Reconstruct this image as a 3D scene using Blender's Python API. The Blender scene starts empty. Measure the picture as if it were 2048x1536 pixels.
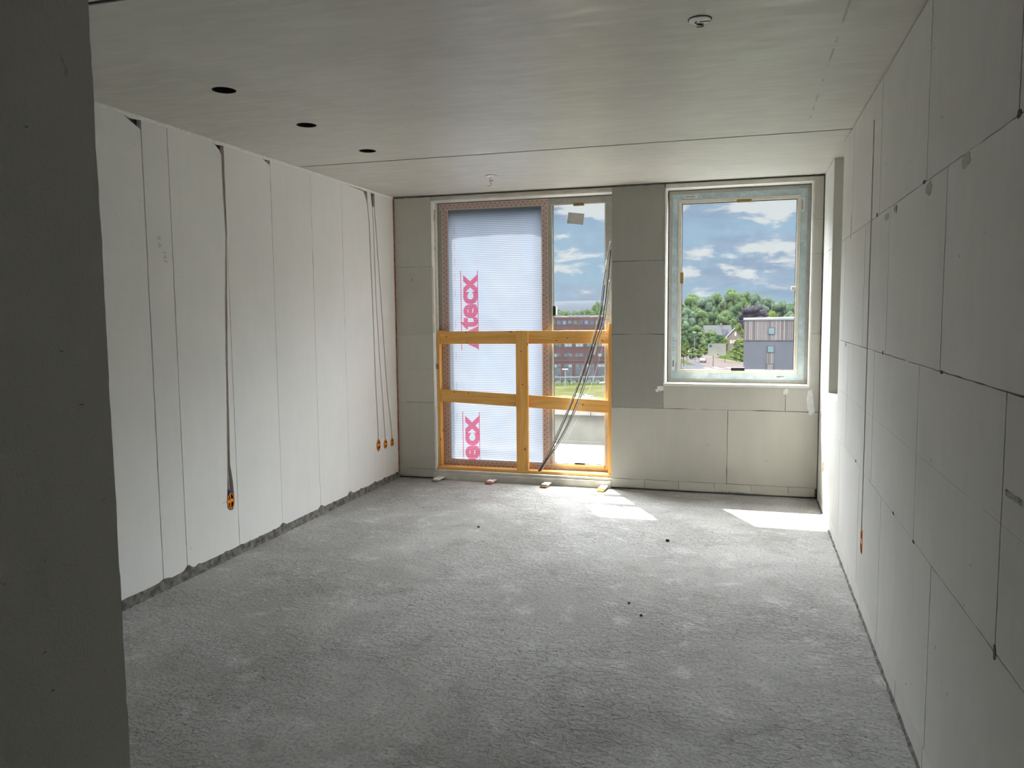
import bpy, bmesh, math, random
from mathutils import Vector, Matrix, noise

rnd = random.Random(7)
scene = bpy.context.scene
COL = scene.collection
R = math.radians

# ------------------------------------------------------------------ camera
W, D, H = 3.728, 6.813, 2.62            # room width, distance to the window wall, ceiling height
YAW, PITCH, ROLL = 0.28642, -0.090016, -0.0092226
EYE = Vector((3.1349, 0.0, 1.5489))
cam_data = bpy.data.cameras.new('camera')
cam = bpy.data.objects.new('camera', cam_data)
COL.objects.link(cam)
cam_data.sensor_fit = 'HORIZONTAL'
cam_data.sensor_width = 36.0
cam_data.lens = 1579.57 / 2048 * 36.0
cam_data.clip_start = 0.02
cam_data.clip_end = 9000
_f = Vector((-math.sin(YAW) * math.cos(PITCH), math.cos(YAW) * math.cos(PITCH), math.sin(PITCH)))
_r = Vector((math.cos(YAW), math.sin(YAW), 0))
_u = _r.cross(_f)
_c, _s = math.cos(ROLL), math.sin(ROLL)
_r, _u = _c * _r + _s * _u, -_s * _r + _c * _u
cam.matrix_world = Matrix(((_r.x, _u.x, -_f.x, EYE.x), (_r.y, _u.y, -_f.y, EYE.y), (_r.z, _u.z, -_f.z, EYE.z), (0, 0, 0, 1)))
scene.camera = cam

# ------------------------------------------------------------------ exposure
vs = scene.view_settings
scene.display_settings.display_device = 'sRGB'
vs.view_transform = 'Standard'
vs.look = 'None'
vs.exposure = 0.0
vs.gamma = 1.0
vs.use_curve_mapping = False
scene.cycles.max_bounces = 10
scene.cycles.diffuse_bounces = 7
scene.cycles.glossy_bounces = 4
scene.cycles.transmission_bounces = 8
scene.cycles.transparent_max_bounces = 24
scene.cycles.use_denoising = True
scene.cycles.sample_clamp_indirect = 8.0

# ------------------------------------------------------------------ node helper
class NT:
    def __init__(self, tree):
        self.t = tree
        tree.nodes.clear()
    def n(self, typ, ins=None, **props):
        nd = self.t.nodes.new(typ)
        for k, v in props.items():
            setattr(nd, k, v)
        for k, v in (ins or {}).items():
            s = nd.inputs[k]
            if isinstance(v, bpy.types.NodeSocket):
                self.t.links.new(v, s)
            else:
                if isinstance(v, (tuple, list)) and s.type == 'RGBA' and len(v) == 3:
                    v = (*v, 1.0)
                s.default_value = v
        return nd
    def m(self, op, a, b=None, c=None, clamp=False):
        ins = {0: a}
        if b is not None: ins[1] = b
        if c is not None: ins[2] = c
        return self.n('ShaderNodeMath', ins, operation=op, use_clamp=clamp).outputs[0]
    def mix(self, fac, a, b, blend='MIX'):
        nd = self.n('ShaderNodeMix', None, data_type='RGBA', blend_type=blend)
        for s, v in ((nd.inputs[0], fac), (nd.inputs[6], a), (nd.inputs[7], b)):
            if isinstance(v, bpy.types.NodeSocket):
                self.t.links.new(v, s)
            else:
                s.default_value = (*v, 1.0) if isinstance(v, (tuple, list)) and len(v) == 3 else v
        return nd.outputs[2]
    def ss(self, x, a, b):
        nd = self.n('ShaderNodeMapRange', {0: x, 1: a, 2: b, 3: 0.0, 4: 1.0}, interpolation_type='SMOOTHSTEP')
        return nd.outputs[0]
    def noise(self, vec, scale, detail=4, rough=0.55, dist=0.0):
        return self.n('ShaderNodeTexNoise', {'Vector': vec, 'Scale': scale, 'Detail': detail, 'Roughness': rough, 'Distortion': dist}).outputs[0]
    def stretch(self, vec, s):
        return self.n('ShaderNodeMapping', {'Vector': vec, 'Scale': s}).outputs[0]
    def link(self, a, b):
        self.t.links.new(a, b)

def new_mat(name):
    m = bpy.data.materials.new(name)
    m.use_nodes = True
    return m, NT(m.node_tree)

def finish(nt, shader):
    o = nt.n('ShaderNodeOutputMaterial')
    nt.link(shader, o.inputs['Surface'])

def M(name, col, rough=0.6, spec=0.3, var=0.1, scale=12.0, bump=0.0, bscale=120.0, metal=0.0, stretch=(1, 1, 1), col2=None):
    """plain procedural material: two tones mixed by noise, optional fine bump"""
    m, nt = new_mat(name)
    co = nt.n('ShaderNodeTexCoord').outputs['Object']
    v = nt.stretch(co, stretch)
    f = nt.noise(v, scale)
    f = nt.ss(f, 0.3, 0.7)
    c2 = col2 if col2 else tuple(min(1, c * (1 + var)) for c in col)
    c1 = col if col2 else tuple(c * (1 - var) for c in col)
    c = nt.mix(f, c1, c2)
    b = nt.n('ShaderNodeBsdfPrincipled', {'Base Color': c, 'Roughness': rough, 'Specular IOR Level': spec, 'Metallic': metal})
    if bump:
        h = nt.noise(v, bscale)
        nt.link(nt.n('ShaderNodeBump', {'Height': h, 'Strength': bump, 'Distance': 0.002}).outputs[0], b.inputs['Normal'])
    finish(nt, b.outputs[0])
    return m

# ------------------------------------------------------------------ world (sky with clouds) and sun
SUN_DIR = Vector((0.525, -1.0, -1.94)).normalized()     # the way the sunlight travels
world = bpy.data.worlds.new('sky')
scene.world = world
world.use_nodes = True
nt = NT(world.node_tree)
gen = nt.n('ShaderNodeTexCoord').outputs['Generated']
sep = nt.n('ShaderNodeSeparateXYZ', {0: gen})
el = nt.m('ARCSINE', sep.outputs[2])
az = nt.m('ARCTAN2', sep.outputs[0], sep.outputs[1])
elp = nt.m('MAXIMUM', el, 0.0)
# clouds are flat layers: compress them towards the horizon
vv = nt.n('ShaderNodeCombineXYZ', {0: nt.m('MULTIPLY', az, 7.0), 1: nt.m('MULTIPLY', nt.m('POWER', nt.m('ADD', elp, 0.02), 0.8), 17.0), 2: 3.7}).outputs[0]
n1 = nt.noise(vv, 1.9, 7, 0.56, 0.35)
vv2 = nt.n('ShaderNodeCombineXYZ', {0: nt.m('MULTIPLY', az, 4.0), 1: nt.m('MULTIPLY', elp, 22.0), 2: 9.3}).outputs[0]
n2 = nt.noise(vv2, 0.8, 4, 0.5, 0.2)
blue = nt.mix(nt.ss(el, 0.0, 0.25), (0.47, 0.66, 0.84), (0.38, 0.62, 0.87))
grey = nt.mix(nt.ss(n1, 0.35, 0.6), (0.37, 0.49, 0.69), (0.50, 0.62, 0.80))
sky = nt.mix(nt.ss(n2, 0.40, 0.56), blue, grey)
band = nt.m('MULTIPLY', nt.ss(el, 0.036, 0.050), nt.m('SUBTRACT', 1.0, nt.ss(el, 0.072, 0.090)))
bias = nt.m('ADD', nt.m('MULTIPLY', band, 0.115), nt.m('MULTIPLY', nt.ss(el, 0.098, 0.132), 0.17))
white = nt.ss(nt.m('ADD', n1, nt.m('SUBTRACT', bias, 0.06)), 0.515, 0.62)
sky = nt.mix(white, sky, (0.93, 0.97, 1.0))
# glow added above the visible sky to light the room, strongest round the sun
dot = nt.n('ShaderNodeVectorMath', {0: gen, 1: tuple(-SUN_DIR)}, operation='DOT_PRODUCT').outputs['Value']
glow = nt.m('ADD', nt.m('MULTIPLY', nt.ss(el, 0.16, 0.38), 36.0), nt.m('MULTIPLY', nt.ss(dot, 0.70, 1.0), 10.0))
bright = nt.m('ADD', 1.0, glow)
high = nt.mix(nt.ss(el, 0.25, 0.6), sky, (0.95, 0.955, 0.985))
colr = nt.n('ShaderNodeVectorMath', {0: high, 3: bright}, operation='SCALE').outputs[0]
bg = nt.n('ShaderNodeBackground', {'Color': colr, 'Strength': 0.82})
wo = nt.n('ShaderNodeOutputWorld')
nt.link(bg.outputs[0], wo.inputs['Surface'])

sun_data = bpy.data.lights.new('sun', 'SUN')
sun_data.energy = 34.0
sun_data.angle = R(0.6)
sun_data.color = (1.0, 0.96, 0.90)
sun = bpy.data.objects.new('sun', sun_data)
COL.objects.link(sun)
sun.rotation_euler = SUN_DIR.to_track_quat('-Z', 'Y').to_euler()
sun.location = (-10, 30, 40)

def portal(x0, x1, z0, z1, y):          # window openings, so that daylight is sampled well
    d = bpy.data.lights.new('daylight_portal', 'AREA')
    d.shape = 'RECTANGLE'
    d.size, d.size_y = x1 - x0, z1 - z0
    d.cycles.is_portal = True
    o = bpy.data.objects.new('daylight_portal', d)
    COL.objects.link(o)
    o.location = ((x0 + x1) / 2, y, (z0 + z1) / 2)
    o.rotation_euler = (R(-90), 0, 0)
portal(0.37, 2.03, 0.08, 2.56, 7.16)
portal(2.48, 3.65, 0.92, 2.56, 7.16)

# ------------------------------------------------------------------ mesh helper
class G:
    def __init__(self):
        self.v, self.f, self.mi, self.cur = [], [], [], 0
    def add(self, vs_, fs):
        k = len(self.v)
        self.v += [tuple(p) for p in vs_]
        for f in fs:
            self.f.append([i + k for i in f]); self.mi.append(self.cur)
        return self
    def box(self, x0, x1, y0, y1, z0, z1):
        return self.add([(x0, y0, z0), (x1, y0, z0), (x1, y1, z0), (x0, y1, z0), (x0, y0, z1), (x1, y0, z1), (x1, y1, z1), (x0, y1, z1)],
                        [(0, 3, 2, 1), (4, 5, 6, 7), (0, 1, 5, 4), (1, 2, 6, 5), (2, 3, 7, 6), (3, 0, 4, 7)])
    def prism(self, poly, fn, d0, d1):
        """poly in 2D, fn(s, t, d) -> 3D, extruded from d0 to d1"""
        n = len(poly)
        self.add([fn(s, t, d0) for s, t in poly] + [fn(s, t, d1) for s, t in poly],
                 [list(range(n)), list(range(2 * n - 1, n - 1, -1))] + [(i, (i + 1) % n, n + (i + 1) % n, n + i) for i in range(n)])
        return self
    def tube(self, path, r, n=8, cap=True):
        P = [Vector(p) for p in path]
        rr = r if isinstance(r, (list, tuple)) else [r] * len(P)
        t0 = (P[1] - P[0]).normalized()
        a = t0.orthogonal().normalized()
        vs_, fs = [], []
        for i, p in enumerate(P):
            t = (P[min(i + 1, len(P) - 1)] - P[max(i - 1, 0)]).normalized()
            a = (a - t * a.dot(t)).normalized()
            b = t.cross(a)
            for k in range(n):
                w = 2 * math.pi * k / n
                vs_.append(p + (a * math.cos(w) + b * math.sin(w)) * rr[i])
        for i in range(len(P) - 1):
            for k in range(n):
                fs.append((i * n + k, i * n + (k + 1) % n, (i + 1) * n + (k + 1) % n, (i + 1) * n + k))
        if cap:
            fs.append(list(range(n - 1, -1, -1)))
            fs.append(list(range((len(P) - 1) * n, len(P) * n)))
        return self.add(vs_, fs)
    def ring(self, c, ax, r0, r1, h, n=28):
        """flat ring: hollow cylinder of inner r0, outer r1, height h along axis ax"""
        ax = Vector(ax).normalized(); a = ax.orthogonal().normalized(); b = ax.cross(a); c = Vector(c)
        vs_ = []
        for k in range(n):
            w = 2 * math.pi * k / n
            d = a * math.cos(w) + b * math.sin(w)
            vs_ += [c + d * r0, c + d * r1, c + d * r1 + ax * h, c + d * r0 + ax * h]
        fs = []
        for k in range(n):
            i, j = 4 * k, 4 * ((k + 1) % n)
            for q in range(4):
                fs.append((i + q, i + (q + 1) % 4, j + (q + 1) % 4, j + q))
        return self.add(vs_, fs)
    def blob(self, c, rad, sub=2, amp=0.25, fr=1.0, sq=(1, 1, 1)):
        bm = bmesh.new()
        bmesh.ops.create_icosphere(bm, subdivisions=sub, radius=1.0)
        off = Vector((rnd.uniform(-50, 50), rnd.uniform(-50, 50), rnd.uniform(-50, 50)))
        vs_ = []
        for v in bm.verts:
            k = 1 + amp * noise.noise(v.co * fr + off)
            vs_.append((c[0] + v.co.x * rad * k * sq[0], c[1] + v.co.y * rad * k * sq[1], c[2] + v.co.z * rad * k * sq[2]))
        fs = [[v.index for v in f.verts] for f in bm.faces]
        bm.free()
        return self.add(vs_, fs)
    def build(self, name, mats, parent=None, smooth=False, bev=0.0, recalc=True, tones=None):
        me = bpy.data.meshes.new(name)
        me.from_pydata(self.v, [], self.f)
        mats = mats if isinstance(mats, (list, tuple)) else [mats]
        for m in mats:
            me.materials.append(m)
        if len(mats) > 1:
            me.polygons.foreach_set('material_index', self.mi)
        if recalc:
            bm = bmesh.new(); bm.from_mesh(me)
            bmesh.ops.recalc_face_normals(bm, faces=bm.faces)
            bm.to_mesh(me); bm.free()
        if tones is not None:
            at = me.attributes.new('tone', 'FLOAT', 'FACE')
            at.data.foreach_set('value', tones)
        if smooth:
            me.polygons.foreach_set('use_smooth', [True] * len(me.polygons))
        me.update()
        o = bpy.data.objects.new(name, me)
        COL.objects.link(o)
        if parent: o.parent = parent
        if bev:
            b = o.modifiers.new('bevel', 'BEVEL'); b.width = bev; b.segments = 2; b.limit_method = 'ANGLE'
        return o

def tag(o, label=None, cat=None, group=None, kind=None):
    if label: o['label'] = label
    if cat: o['category'] = cat
    if group: o['group'] = group
    if kind: o['kind'] = kind
    return o

def struct(o, label=None):
    o['kind'] = 'structure'
    if label: o['label'] = label
    return o

def empty(name, loc, rz=0.0, label=None, cat=None, group=None, kind=None):
    o = bpy.data.objects.new(name, None)
    COL.objects.link(o)
    o.location = loc
    o.rotation_euler = (0, 0, rz)
    o.empty_display_size = 0.1
    return tag(o, label, cat, group, kind)

def copy_tree(o, parent=None):
    c = o.copy(); COL.objects.link(c)
    c.parent = parent
    for ch in list(o.children):
        copy_tree(ch, c)
    return c

def text_mesh(name, txt, size, fn, mat, parent=None, bold=0.0, width=None, thick=0.0):
    """lettering as a mesh; fn(x, y) -> 3D point"""
    cu = bpy.data.curves.new('lettering', 'FONT')
    cu.body = txt; cu.size = size; cu.offset = bold; cu.resolution_u = 4
    ob = bpy.data.objects.new('lettering', cu)
    COL.objects.link(ob)
    dg = bpy.context.evaluated_depsgraph_get()
    me = bpy.data.meshes.new_from_object(ob.evaluated_get(dg))
    COL.objects.unlink(ob)
    bpy.data.objects.remove(ob)
    xs = [v.co.x for v in me.vertices]; ys = [v.co.y for v in me.vertices]
    x0, x1 = min(xs), max(xs)
    k = (width / (x1 - x0)) if width else 1.0
    pts = [fn((v.co.x - x0) * k, v.co.y) for v in me.vertices]
    g = G(); g.add(pts, [list(p.vertices) for p in me.polygons])
    bpy.data.meshes.remove(me)
    return g.build(name, mat, parent, recalc=False)

# ------------------------------------------------------------------ materials
def block_mat(name, col, stain=0.10, bump=0.25, chalk=None):
    """aerated block / gypsum panel: tone per block, cloudy surface, fine pores, chalked level line"""
    m, nt = new_mat(name)
    geo = nt.n('ShaderNodeNewGeometry').outputs['Position']
    tone = nt.n('ShaderNodeAttribute', None, attribute_name='tone').outputs['Fac']
    big = nt.noise(geo, 1.7, 5, 0.6, 0.4)
    mid = nt.noise(nt.stretch(geo, (1, 1, 0.25)), 14.0, 5, 0.6)
    fine = nt.noise(geo, 260.0, 3, 0.6)
    f = nt.m('ADD', nt.m('MULTIPLY', nt.m('SUBTRACT', big, 0.5), stain * 1.6), nt.m('MULTIPLY', nt.m('SUBTRACT', mid, 0.5), stain))
    f = nt.m('ADD', f, nt.m('MULTIPLY', nt.m('SUBTRACT', fine, 0.5), 0.10))
    f = nt.m('MULTIPLY', nt.m('ADD', f, 1.0), tone)
    c = nt.n('ShaderNodeVectorMath', {0: (col[0], col[1], col[2]), 3: f}, operation='SCALE').outputs[0]
    spots = nt.ss(nt.noise(geo, 38.0, 2, 0.5), 0.735, 0.76)
    c = nt.mix(nt.m('MULTIPLY', spots, 0.35), c, (col[0] * .45, col[1] * .43, col[2] * .40))
    if chalk:
        z = nt.n('ShaderNodeSeparateXYZ', {0: geo}).outputs[2]
        d = nt.m('ABSOLUTE', nt.m('SUBTRACT', z, 1.037))
        ln = nt.m('MULTIPLY', nt.m('LESS_THAN', d, 0.0016), nt.ss(nt.noise(geo, 5.0, 3), 0.3, 0.5))
        c = nt.mix(nt.m('MULTIPLY', ln, 0.40), c, chalk)
    b = nt.n('ShaderNodeBsdfPrincipled', {'Base Color': c, 'Roughness': 0.85, 'Specular IOR Level': 0.15})
    h = nt.m('ADD', nt.noise(geo, 180.0, 4, 0.65), nt.m('MULTIPLY', nt.noise(nt.stretch(geo, (1, 1, 0.3)), 30.0, 4), 0.8))
    nt.link(nt.n('ShaderNodeBump', {'Height': h, 'Strength': bump, 'Distance': 0.002}).outputs[0], b.inputs['Normal'])
    finish(nt, b.outputs[0])
    return m

m_gypsum = block_mat('gypsum_panel', (0.86, 0.85, 0.825), 0.07, 0.15)
m_block = block_mat('aerated_block', (0.74, 0.73, 0.70), 0.12, 0.3, (0.30, 0.34, 0.45))
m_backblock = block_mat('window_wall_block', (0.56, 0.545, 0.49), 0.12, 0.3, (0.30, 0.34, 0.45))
m_hallwall = block_mat('cut_block', (0.66, 0.65, 0.60), 0.08, 0.5)
m_backing = M('joint_mortar', (0.11, 0.105, 0.095), 0.95, 0.1, 0.3, 30, 0.5)
m_pit = M('shallow_pit', (0.34, 0.33, 0.31), 0.95, 0.1, 0.2, 60)
m_mortar = M('floor_mortar', (0.17, 0.16, 0.145), 0.95, 0.1, 0.45, 22, 0.8, 90)
m_foam = M('white_foam', (0.90, 0.89, 0.86), 0.9, 0.1, 0.08, 40, 0.5)
m_sealant = M('red_sealant', (0.36, 0.16, 0.11), 0.8, 0.2, 0.35, 25)
m_plaster = M('white_filler', (0.78, 0.80, 0.80), 0.85, 0.15, 0.08, 25, 0.4)

# concrete floor
m_floor, nt = new_mat('raw_concrete_floor')
geo = nt.n('ShaderNodeNewGeometry').outputs['Position']
big = nt.noise(geo, 0.9, 5, 0.6, 0.6)
mid = nt.noise(geo, 5.0, 6, 0.62, 0.3)
fin = nt.noise(geo, 60.0, 5, 0.7)
c = nt.mix(nt.ss(big, 0.34, 0.66), (0.37, 0.36, 0.342), (0.48, 0.475, 0.46))
c = nt.mix(nt.m('MULTIPLY', nt.ss(mid, 0.54, 0.70), 0.60), c, (0.64, 0.64, 0.635))
c = nt.mix(nt.m('MULTIPLY', nt.ss(mid, 0.46, 0.30), 0.55), c, (0.27, 0.26, 0.245))
c = nt.mix(nt.m('MULTIPLY', nt.ss(fin, 0.52, 0.34), 0.60), c, (0.19, 0.185, 0.17))
c = nt.mix(nt.m('MULTIPLY', nt.ss(fin, 0.54, 0.70), 0.35), c, (0.62, 0.61, 0.595))
c = nt.mix(nt.m('MULTIPLY', nt.ss(nt.noise(geo, 2.3, 6, 0.66, 0.8), 0.50, 0.68), 0.38), c, (0.25, 0.245, 0.23))
worn = nt.ss(nt.noise(geo, 1.4, 4, 0.6), 0.36, 0.66)
pit = nt.noise(nt.stretch(geo, (1.0, 1.5, 1)), 30.0, 4, 0.6, 0.6)
pits = nt.m('MULTIPLY', nt.ss(pit, 0.37, 0.29), nt.m('ADD', 0.25, nt.m('MULTIPLY', worn, 0.75)))
c = nt.mix(nt.m('MULTIPLY', pits, 0.85), c, (0.12, 0.115, 0.105))
b = nt.n('ShaderNodeBsdfPrincipled', {'Base Color': c, 'Roughness': 0.80, 'Specular IOR Level': 0.22})
chips = nt.ss(nt.noise(nt.stretch(geo, (0.9, 1.3, 1)), 21.0, 5, 0.62, 0.8), 0.44, 0.56)
h = nt.m('ADD', nt.m('MULTIPLY', nt.m('MULTIPLY', chips, worn), 0.9), nt.m('MULTIPLY', fin, 0.7))
h = nt.m('SUBTRACT', h, nt.m('MULTIPLY', pits, 0.9))
h = nt.m('ADD', h, nt.m('MULTIPLY', mid, 0.9))
nt.link(nt.n('ShaderNodeBump', {'Height': h, 'Strength': 0.75, 'Distance': 0.009}).outputs[0], b.inputs['Normal'])
finish(nt, b.outputs[0])

# precast concrete ceiling: steel-shuttered, slightly shiny, brushed streaks along x
m_ceil, nt = new_mat('precast_concrete_ceiling')
geo = nt.n('ShaderNodeNewGeometry').outputs['Position']
sep = nt.n('ShaderNodeSeparateXYZ', {0: geo})
st = nt.noise(nt.stretch(geo, (0.9, 4.5, 1)), 5.5, 6, 0.62, 0.3)
big = nt.noise(geo, 0.9, 4, 0.55, 0.3)
c = nt.mix(nt.ss(big, 0.3, 0.7), (0.55, 0.535, 0.485), (0.63, 0.615, 0.565))
c = nt.mix(nt.m('MULTIPLY', nt.ss(st, 0.42, 0.66), 0.25), c, (0.70, 0.68, 0.635))
dk = nt.m('MULTIPLY', nt.ss(nt.noise(nt.stretch(geo, (1.0, 2.2, 1)), 17.0, 2, 0.5), 0.715, 0.76), nt.m('MULTIPLY', nt.ss(nt.noise(geo, 1.1, 2), 0.42, 0.6), nt.m('MULTIPLY', nt.ss(sep.outputs[0], 1.3, 2.0), nt.m('SUBTRACT', 1.0, nt.ss(sep.outputs[1], 3.5, 4.2)))))
c = nt.mix(nt.m('MULTIPLY', dk, 0.4), c, (0.27, 0.26, 0.24))
# grey dashes of a snapped line beside the right wall
ln = nt.m('LESS_THAN', nt.m('ABSOLUTE', nt.m('SUBTRACT', sep.outputs[0], 3.468)), 0.005)
ln = nt.m('MULTIPLY', ln, nt.ss(nt.noise(nt.stretch(geo, (1, 1, 1)), 7.0, 4, 0.7), 0.50, 0.58))
ln = nt.m('MULTIPLY', ln, nt.m('LESS_THAN', sep.outputs[1], 4.85))
c = nt.mix(nt.m('MULTIPLY', ln, 0.5), c, (0.20, 0.20, 0.19))
rg = nt.n('ShaderNodeMapRange', {0: st, 1: 0.30, 2: 0.74, 3: 0.58, 4: 0.26}).outputs[0]
b = nt.n('ShaderNodeBsdfPrincipled', {'Base Color': c, 'Roughness': rg, 'Specular IOR Level': 0.7})
h = nt.m('ADD', nt.m('MULTIPLY', st, 0.8), nt.m('MULTIPLY', nt.noise(geo, 90.0, 3), 0.25))
nt.link(nt.n('ShaderNodeBump', {'Height': h, 'Strength': 0.08, 'Distance': 0.003}).outputs[0], b.inputs['Normal'])
finish(nt, b.outputs[0])

def wood_mat(name, axis):
    m, nt = new_mat(name)
    co = nt.n('ShaderNodeTexCoord').outputs['Object']
    s = [14.0, 14.0, 14.0]; s[axis] = 0.8
    v = nt.stretch(co, tuple(s))
    g1 = nt.noise(v, 2.2, 5, 0.6, 1.2)
    s2 = [70.0, 70.0, 70.0]; s2[axis] = 1.5
    g2 = nt.noise(nt.stretch(co, tuple(s2)), 1.5, 3)
    c = nt.mix(nt.ss(g1, 0.32, 0.68), (0.78, 0.38, 0.085), (0.90, 0.53, 0.175))
    c = nt.mix(nt.m('MULTIPLY', nt.ss(g2, 0.5, 0.75), 0.35), c, (0.52, 0.23, 0.055))
    s3 = [9.0, 9.0, 9.0]; s3[axis] = 5.0
    vo = nt.n('ShaderNodeTexVoronoi', {'Vector': nt.stretch(co, tuple(s3)), 'Scale': 1.0}).outputs[0]
    c = nt.mix(nt.m('MULTIPLY', nt.ss(vo, 0.11, 0.06), 0.85), c, (0.12, 0.045, 0.015))
    b = nt.n('ShaderNodeBsdfPrincipled', {'Base Color': c, 'Roughness': 0.6, 'Specular IOR Level': 0.3})
    finish(nt, b.outputs[0])
    return m
m_wood_x, m_wood_z = wood_mat('pine_along', 0), wood_mat('pine_upright', 2)

# tape along the sheet edge: pinkish, slanting dark lines with dots (u along, v across, metres)
m_tape, nt = new_mat('hatched_tape')
uv = nt.n('ShaderNodeSeparateXYZ', {0: nt.n('ShaderNodeAttribute', None, attribute_name='strip').outputs['Vector']})
u_, v_ = uv.outputs[0], uv.outputs[1]
fr = nt.m('FRACT', nt.m('DIVIDE', nt.m('ADD', u_, v_), 0.019))
inb = nt.m('MULTIPLY', nt.m('GREATER_THAN', v_, 0.014), nt.m('LESS_THAN', v_, 0.050))
hatch = nt.m('MULTIPLY', nt.m('LESS_THAN', fr, 0.22), inb)
def dots(v0, per, sh):
    du = nt.m('SUBTRACT', nt.m('FRACT', nt.m('DIVIDE', nt.m('ADD', u_, sh), per)), 0.5)
    du = nt.m('MULTIPLY', du, per)
    dv = nt.m('SUBTRACT', v_, v0)
    d2 = nt.m('ADD', nt.m('MULTIPLY', du, du), nt.m('MULTIPLY', dv, dv))
    return nt.m('LESS_THAN', d2, 0.0042 ** 2)
dd = nt.m('MAXIMUM', dots(0.017, 0.044, 0.0), dots(0.044, 0.044, 0.021))
c = nt.mix(nt.m('MULTIPLY', hatch, 0.8), nt.mix(nt.noise(nt.n('ShaderNodeNewGeometry').outputs['Position'], 8), (0.74, 0.58, 0.52), (0.80, 0.66, 0.60)), (0.36, 0.12, 0.10))
c = nt.mix(dd, c, (0.045, 0.02, 0.03))
b1 = nt.n('ShaderNodeBsdfPrincipled', {'Base Color': c, 'Roughness': 0.5, 'Specular IOR Level': 0.3})
b2 = nt.n('ShaderNodeBsdfTranslucent', {'Color': c})
finish(nt, nt.n('ShaderNodeMixShader', {0: 0.25, 1: b1.outputs[0], 2: b2.outputs[0]}).outputs[0])

# reinforced translucent plastic sheet: rows of welded ribs
m_sheet, nt = new_mat('ribbed_plastic_sheet')
geo = nt.n('ShaderNodeNewGeometry').outputs['Position']
sp = nt.n('ShaderNodeSeparateXYZ', {0: geo})
wob = nt.m('MULTIPLY', nt.m('SUBTRACT', nt.noise(nt.stretch(geo, (1, 1, 0.6)), 2.0, 4, 0.6), 0.5), 0.035)
zz = nt.m('ADD', sp.outputs[2], wob)
ph = nt.m('FRACT', nt.m('DIVIDE', zz, 0.0165))
tri = nt.m('ABSOLUTE', nt.m('SUBTRACT', ph, 0.5))
rib = nt.ss(tri, 0.16, 0.34)
amp = nt.ss(nt.noise(geo, 1.5, 3), 0.25, 0.55)
rib = nt.m('MULTIPLY', rib, nt.m('ADD', 0.65, nt.m('MULTIPLY', amp, 0.35)))
phx = nt.m('ABSOLUTE', nt.m('SUBTRACT', nt.m('FRACT', nt.m('DIVIDE', sp.outputs[0], 0.014)), 0.5))
gx = nt.m('MULTIPLY', nt.ss(phx, 0.36, 0.46), 0.25)
c = nt.mix(rib, (0.041, 0.051, 0.066), (0.084, 0.088, 0.093))
c = nt.mix(gx, c, (0.05, 0.06, 0.08))
cl = nt.noise(nt.stretch(geo, (1.4, 1, 0.5)), 2.4, 4, 0.6, 0.5)
c = nt.mix(nt.m('MULTIPLY', nt.ss(cl, 0.42, 0.68), 0.4), c, (0.06, 0.072, 0.09))
tl = nt.n('ShaderNodeBsdfTranslucent', {'Color': c})
df = nt.n('ShaderNodeBsdfPrincipled', {'Base Color': c, 'Roughness': 0.35, 'Specular IOR Level': 0.4})
tr = nt.n('ShaderNodeBsdfTransparent', {'Color': (0.9, 0.95, 1.0)})
mx = nt.n('ShaderNodeMixShader', {0: 0.72, 1: df.outputs[0], 2: tl.outputs[0]})
mx2 = nt.n('ShaderNodeMixShader', {0: nt.m('ADD', 0.01, nt.m('MULTIPLY', nt.m('SUBTRACT', 1.0, rib), 0.02)), 1: mx.outputs[0], 2: tr.outputs[0]})
finish(nt, mx2.outputs[0])

m_print, nt = new_mat('pink_print')
geo = nt.n('ShaderNodeNewGeometry').outputs['Position']
c = nt.mix(nt.noise(geo, 40.0, 3), (0.96, 0.21, 0.31), (1.0, 0.30, 0.40))
finish(nt, nt.n('ShaderNodeBsdfTransparent', {'Color': c}).outputs[0])

# thin clear pane
m_glass, nt = new_mat('window_glass')
geo = nt.n('ShaderNodeNewGeometry').outputs['Position']
dirt = nt.m('ADD', 0.0016, nt.m('MULTIPLY', nt.ss(nt.noise(geo, 6.0, 5, 0.65, 1.0), 0.45, 0.85), 0.0035))
fre = nt.m('ADD', 0.03, nt.m('MULTIPLY', nt.m('POWER', nt.n('ShaderNodeLayerWeight', {'Blend': 0.5}).outputs['Facing'], 5.0), 0.9))
tr = nt.n('ShaderNodeBsdfTransparent', {'Color': (0.965, 0.98, 0.975)})
gl = nt.n('ShaderNodeBsdfGlossy', {'Color': (1, 1, 1), 'Roughness': 0.0})
df = nt.n('ShaderNodeBsdfTranslucent', {'Color': (0.8, 0.84, 0.86)})
a = nt.n('ShaderNodeMixShader', {0: dirt, 1: tr.outputs[0], 2: df.outputs[0]})
finish(nt, nt.n('ShaderNodeMixShader', {0: fre, 1: a.outputs[0], 2: gl.outputs[0]}).outputs[0])

m_frame = M('primed_frame', (0.45, 0.44, 0.40), 0.55, 0.3, 0.07, 30, 0.15)
m_frame_cream = M('cream_frame', (0.68, 0.65, 0.57), 0.5, 0.35, 0.05, 20)
m_film = M('pale_blue_film', (0.50, 0.60, 0.63), 0.4, 0.4, 0.14, 16, stretch=(1, 1, 1))
m_gasket = M('black_gasket', (0.02, 0.02, 0.02), 0.6, 0.3, 0.3, 40)
m_ochre = M('ochre_packer', (0.27, 0.19, 0.08), 0.7, 0.2, 0.2, 60)
m_black = M('black_plastic', (0.015, 0.013, 0.013), 0.45, 0.4, 0.3, 60)
m_sticker = M('white_sticker', (0.75, 0.76, 0.76), 0.6, 0.3, 0.05, 60)
m_ink = M('grey_ink', (0.16, 0.17, 0.18), 0.7, 0.2, 0.2, 90)
m_sill = M('white_sill', (0.73, 0.72, 0.68), 0.7, 0.2, 0.06, 12, 0.2)
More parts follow.
